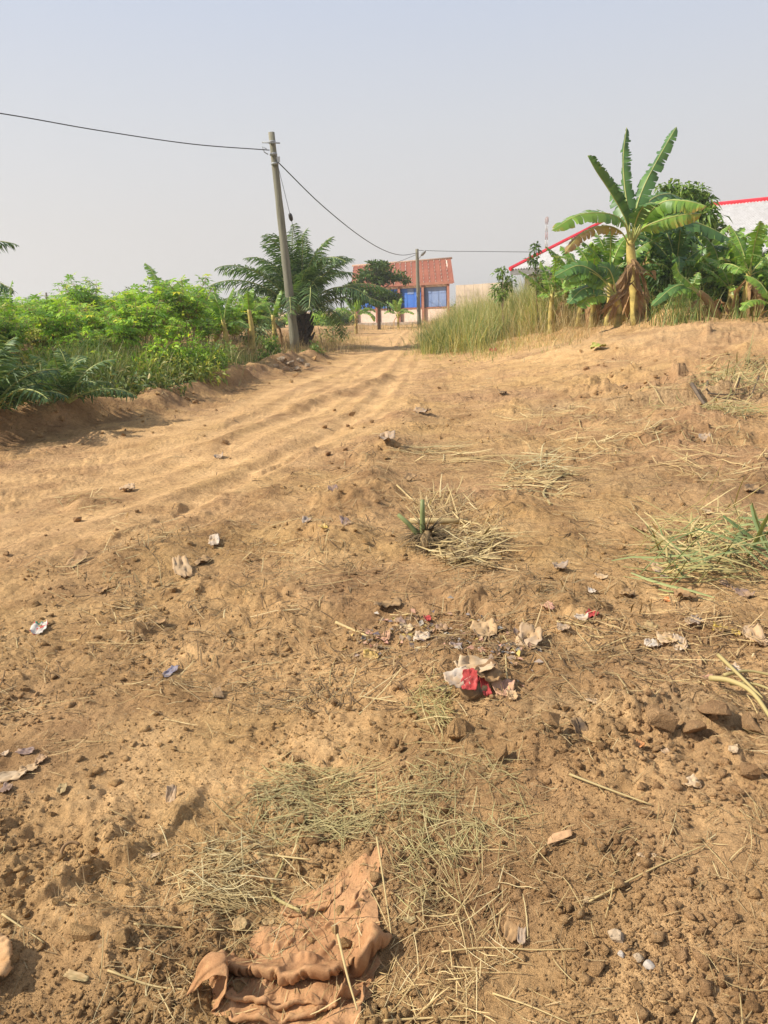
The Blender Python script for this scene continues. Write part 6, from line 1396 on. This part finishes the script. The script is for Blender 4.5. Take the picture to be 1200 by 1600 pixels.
for a in [
    (335, 850, 19, 15, 'white', 'crumpled white paper ball on the near road edge', 'paper_scrap'), (62, 986, 26, 18, 'print', 'crushed white carton with red and green print at left', 'carton'),
    (606, 950, 52, 13, 'black', 'long black plastic strip above the rubbish patch'), (980, 932, 26, 12, 'black', 'small black bag scrap right of the red scrap'), (908, 968, 24, 11, 'white', 'white end of the bright red scrap', 'paper_scrap'), (926, 963, 22, 13, 'red', 'bright red plastic scrap right of centre'),
    (755, 990, 46, 32, 'tan', 'dusty tan plastic bag in the rubbish patch'), (826, 1008, 44, 40, 'clear', 'dusty clear film right of the tan bag'), (772, 1014, 16, 14, 'black', 'tiny dark bag scrap below the tan bag'),
    (268, 1053, 17, 20, 'blue', 'small blue wrapper in the left middle ground'), (341, 1086, 18, 20, 'char', 'dark scrap right of the blue wrapper'), (268, 1250, 18, 34, 'grey', 'grey plastic strip standing above the tyre print'), (905, 1146, 28, 34, 'char', 'dark dead leaf standing in the clod heap', 'dead_leaf'),
    (318, 1327, 11, 9, 'orange', 'tiny red orange cap left of the rag'), (1062, 1010, 26, 24, 'white', 'white torn paper at right above the clods', 'paper_scrap'), (1020, 1010, 28, 14, 'white', 'small white paper flake left of the torn paper', 'paper_scrap'), (1042, 1004, 34, 16, 'cream', 'cream card piece beside the torn white paper', 'paper_scrap'),
    (1088, 1044, 20, 34, 'brown', 'dry brown leaf below the torn white paper', 'dead_leaf'), (1105, 1062, 28, 8, 'pink', 'pinkish strip left of the cut stalks'), (1148, 1052, 26, 16, 'white', 'crumpled pale paper above the cut stalks', 'paper_scrap'), (1178, 1000, 34, 30, 'clear', 'dusty clear film at the right edge'),
    (1125, 985, 26, 12, 'yellow', 'yellow wrapper scrap at right'), (1150, 992, 16, 10, 'yellow', 'smaller yellow wrapper scrap nearer the right edge'), (1085, 975, 34, 12, 'grey', 'grey plastic strip above the cream card'), (1010, 985, 30, 16, 'dgreen', 'dull green leaf in the right middle ground', 'dead_leaf'),
    (855, 957, 22, 12, 'pink', 'faded pink scrap above the clear film'), (880, 985, 22, 12, 'grey', 'grey film scrap below the red scrap'), (940, 905, 20, 10, 'cream', 'pale scrap in the middle above the red one', 'paper_scrap'), (875, 888, 26, 14, 'grey', 'grey crumpled scrap right of the stump'), (925, 928, 14, 7, 'white', 'tiny white flake above the red scrap', 'paper_scrap'),
    (600, 1000, 24, 14, 'pink', 'pink scrap at the left of the rubbish patch'), (635, 985, 24, 14, 'cream', 'cream scrap at the top left of the rubbish patch', 'paper_scrap'), (660, 1000, 30, 14, 'white', 'whitish film along the rubbish patch', 'paper_scrap'), (690, 985, 22, 10, 'purple', 'purple scrap at the top of the rubbish patch'), (580, 1030, 26, 18, 'yellow', 'dusty yellow film left of the rubbish patch'),
    (640, 1030, 18, 10, 'char', 'charred scrap inside the rubbish patch'), (712, 1012, 24, 10, 'blue', 'faded blue scrap inside the rubbish patch'), (668, 968, 12, 9, 'red', 'small red scrap at the top of the rubbish patch'), (625, 975, 16, 14, 'purple', 'dark purple scrap at the top left of the rubbish patch'),
    (725, 1045, 34, 18, 'cream', 'cream film above the torn red packet', 'paper_scrap'), (745, 1048, 24, 14, 'yellow', 'yellow green film above the torn red packet'), (800, 1090, 18, 16, 'cream', 'pale card piece right of the torn packet', 'paper_scrap'), (690, 1082, 26, 12, 'char', 'black bag edge left of the torn packet'),
    (660, 646, 30, 9, 'grey', 'greyish plastic strip on the upper slope'), (785, 616, 14, 9, 'char', 'dark scrap stuck in the upper slope'), (770, 549, 13, 8, 'red', 'small red scrap at the foot of the tall grass'), (935, 546, 28, 8, 'green', 'fallen green banana leaf piece near the tallest plant', 'leaf_piece'), (560, 505, 22, 6, 'cream', 'pale scrap by the far roadside', 'paper_scrap'),
    (1100, 690, 20, 14, 'grey', 'greyish pink paper lump on the upper right slope', 'paper_scrap'), (1078, 838, 22, 11, 'green', 'bright yellow green leaf on the right grass heap', 'leaf_piece'), (1105, 803, 14, 8, 'cream', 'pale flower head above the right grass heap', 'paper_scrap'), (1030, 895, 18, 26, 'grey', 'grey film at the left of the right grass heap'), (1160, 930, 28, 18, 'purple', 'dark film below the right grass heap'), (1132, 915, 14, 9, 'purple', 'tiny violet scrap in the right grass heap'), (1070, 935, 38, 16, 'brown', 'brown dead leaf below the right grass heap', 'dead_leaf'), (1042, 940, 10, 8, 'orange', 'tiny red orange scrap below the right grass heap'), (1000, 830, 26, 9, 'brown', 'reddish dead leaf left of the right grass heap', 'dead_leaf'),
    (1175, 768, 26, 10, 'char', 'dark leaf scrap near the right edge mid slope', 'dead_leaf'), (342, 715, 17, 7, 'grey', 'grey plastic flake on the dirt road'), (200, 768, 26, 12, 'clear', 'pale film on the near dirt road'), (120, 880, 28, 26, 'brown', 'crumpled brown leaf at the near road edge', 'dead_leaf'), (285, 893, 30, 30, 'tan', 'folded tan cardboard at the rough strip', 'cardboard'), (318, 880, 22, 14, 'char', 'dark sheet painted as shade in the folded cardboard gap', 'cardboard'),  # dark sheet by the folded cardboard is the gap's shade done in colour
    (505, 826, 14, 9, 'yellow', 'small yellow scrap left of the low ridge'), (480, 815, 18, 10, 'grey', 'pale scrap left of the yellow scrap'), (520, 765, 18, 12, 'purple', 'violet scrap on the low ridge'), (540, 820, 18, 14, 'purple', 'dark violet scrap on the low ridge'), (605, 690, 30, 16, 'grey', 'grey film on the ridge top'), (640, 750, 18, 14, 'char', 'dark scrap right of the ridge top'), (250, 975, 22, 8, 'brown', 'brown twig leaf on the rough strip', 'dead_leaf'), (160, 925, 18, 10, 'brown', 'small dark leaf in the rough strip', 'dead_leaf'),
    (375, 1450, 26, 24, 'dgreen', 'curled grey green leaf left of the rag', 'dead_leaf'), (420, 1445, 22, 12, 'dgreen', 'flat grey green leaf beside the rag', 'dead_leaf'), (120, 1530, 50, 14, 'dgreen', 'pale green leaf strip near the lower left corner', 'dead_leaf'), (640, 1442, 22, 12, 'dgreen', 'dull green leaf right of the rag', 'dead_leaf'), (588, 1270, 14, 18, 'dgreen', 'dull green leaf in the central straw', 'dead_leaf'), (98, 1236, 16, 16, 'dgreen', 'tiny green sprout at left', 'dead_leaf'), (240, 1340, 26, 8, 'cream', 'pale chip right of the tyre print', 'wood_chip'), (1010, 1340, 34, 7, 'cream', 'thin pale husk on the smooth soil at right', 'husk'), (916, 1410, 10, 12, 'cream', 'small pale husk at the stalk end', 'husk'), (800, 1450, 26, 60, 'brown', 'dark brown bark strip right of the rag', 'bark_strip'), (815, 1460, 14, 50, 'grey', 'grey bark sliver beside the brown bark strip', 'bark_strip'),
    (20, 1215, 50, 16, 'cream', 'pale wood fibre mat at the left edge', 'husk'), (45, 1205, 30, 12, 'cream', 'pale curled husk at the left edge', 'husk'), (40, 1178, 34, 10, 'purple', 'violet film strip at the left edge'), (65, 1190, 18, 14, 'purple', 'small violet scrap right of the pale husk'), (10, 1235, 18, 16, 'purple', 'dark violet scrap at the left border'), (8, 1180, 12, 8, 'white', 'tiny white chip at the left border', 'paper_scrap'), (1030, 1075, 30, 12, 'tan', 'flat pale stone flake in the clod heap', 'flake'), (1090, 1118, 26, 12, 'cream', 'whitish flake on the cracked slab', 'flake'), (1000, 1165, 16, 14, 'orange', 'orange and blue wrapper under the tilted slab'), (1040, 1178, 14, 10, 'grey', 'silvery bit below the dark hollow'), (1080, 1228, 30, 20, 'cream', 'torn pale leaf below the slabs', 'husk'), (1145, 1175, 16, 18, 'cream', 'curled yellow husk right of the slabs', 'husk'), (930, 1100, 34, 10, 'cream', 'pale husk in the middle of the clods', 'husk')]:
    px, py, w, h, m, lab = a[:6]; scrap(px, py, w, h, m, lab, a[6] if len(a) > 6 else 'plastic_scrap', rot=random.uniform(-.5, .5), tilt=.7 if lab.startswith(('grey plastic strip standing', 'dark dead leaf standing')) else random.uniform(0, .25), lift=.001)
rg = np.random.default_rng(77); n = 280; a_ = rg.random(n); cxs = np.interp(a_, [0, .25, .5, .75, 1], [575, 640, 700, 760, 800]); cys = np.interp(a_, [0, .25, .5, .75, 1], [1000, 985, 985, 1010, 1060])
bx_, by_ = gpix(cxs + rg.normal(0, 26, n), cys + rg.normal(0, 16, n)); Pb = np.stack([bx_, by_, height(bx_, by_) + .002], 1); Db = rg.normal(size=(n, 3)); Db[:, 2] = np.abs(Db[:, 2]) * .3
Vb, Tb = leaves(Pb, Db, .035, .6, rg, .1); Mb = leafmat('mixed_rubbish', [(0, (.30, .17, .13)), (.15, (.46, .40, .34)), (.3, (.14, .11, .13)), (.45, (.38, .26, .15)), (.6, (.48, .25, .20)), (.72, (.50, .38, .12)), (.85, (.10, .085, .08)), (1, (.52, .46, .40))], .05, .7)
tag(link('rubbish_bits', np_mesh('rubbish_bits', Vb, Tb, [Mb], False, 3)), 'trodden bits of faded plastic and paper in the rubbish patch', 'rubbish', kind='stuff')
# torn red and white packet over a dark bag
pk = gh(742, 1085); o = empty('torn_packet', pk, 'torn red and white packet spilling from a dark bag', 'litter', 'rubbish on the ground'); m = mpp(pk)
V = IV.copy() * np.array([38 * m, 26 * m, 20 * m]); V += np.random.default_rng(3).normal(size=V.shape) * 3 * m; link('dark_lining', np_mesh('dark_lining', V, IF, [RM['char']], False, 3), o, (0, 8 * m, 8 * m))
for nm, mt, dx, dy, dz, w, h, rx, rz, sd in [('white_flap', 'white', -28, 0, 26, 44, 38, .5, .3, 1), ('red_flap', 'red', -8, -4, 26, 28, 36, .8, -.2, 2), ('cream_flap', 'cream', 5, 22, 34, 60, 40, .3, 0, 3), ('pink_strip', 'pink', 34, 0, 14, 18, 44, .6, .3, 4), ('pink_strip', 'pink', 48, -4, 8, 26, 40, .3, -.5, 5), ('red_strip', 'red', 14, -8, 18, 14, 34, .9, .4, 6), ('brown_flap', 'brown', 20, 10, 28, 44, 40, .4, .5, 7)]:
    V, Q = sheet(w * m, h * m, 700 + sd, .16, .35); s_ = link(nm, np_mesh(nm, V, Q, [RM[mt]]), o, (dx * m, dy * m, dz * m)); s_.rotation_euler = (rx, 0, rz); s_.modifiers.new('thickness', 'SOLIDIFY').thickness = .0015
# half buried ring lid, shard, sack fragment
p = gh(112, 1337); m = mpp(p); mb = MB(); C = [Vector((math.cos(a) * 14 * m, math.sin(a) * 14 * m, 0)) for a in np.linspace(.5, 5.2, 16)]; mb.tube(C, 2.6 * m, 7); o = mb.build('ring_lid', plain('muddy_ring', (.22, .13, .06), .7, .3, 40)); o.location = p + Vector((0, 0, .008)); o.rotation_euler = (.7, 0, .3); tag(o, 'half buried muddy ring lid beside the tyre print', 'lid', 'rubbish on the ground')
p = gh(872, 1316); m = mpp(p); me = chunk(333, (1, .42, .13), 12, 0, .02); me.materials.append(plain('terracotta', (.45, .27, .14), .8, .25, 3)); o = link('pot_shard', me); o.location = p + Vector((0, 0, .012)); o.scale = (29 * m,) * 3; o.rotation_euler = (.25, -.25, .25)
tag(o, 'flat terracotta shard on the smooth soil at right', 'shard', 'rubbish on the ground')

# ------------------------------------------------------------------ dusty air
hm = bpy.data.materials.new('dusty_air'); hm.use_nodes = True; t = hm.node_tree; t.nodes.clear()
ho = t.nodes.new('ShaderNodeOutputMaterial'); hv = t.nodes.new('ShaderNodeVolumePrincipled'); hv.inputs['Density'].default_value = 0.0010; hv.inputs['Color'].default_value = (.97, .96, .95, 1); hv.inputs['Anisotropy'].default_value = .25
t.links.new(hv.outputs[0], ho.inputs['Volume'])
mb = MB(); mb.box((0, 1300, 24), (9600, 2640, 60)); hz_ = mb.build('haze', hm, None, False); tag(hz_, 'thin dusty haze in the air over the whole place', 'haze', kind='stuff')
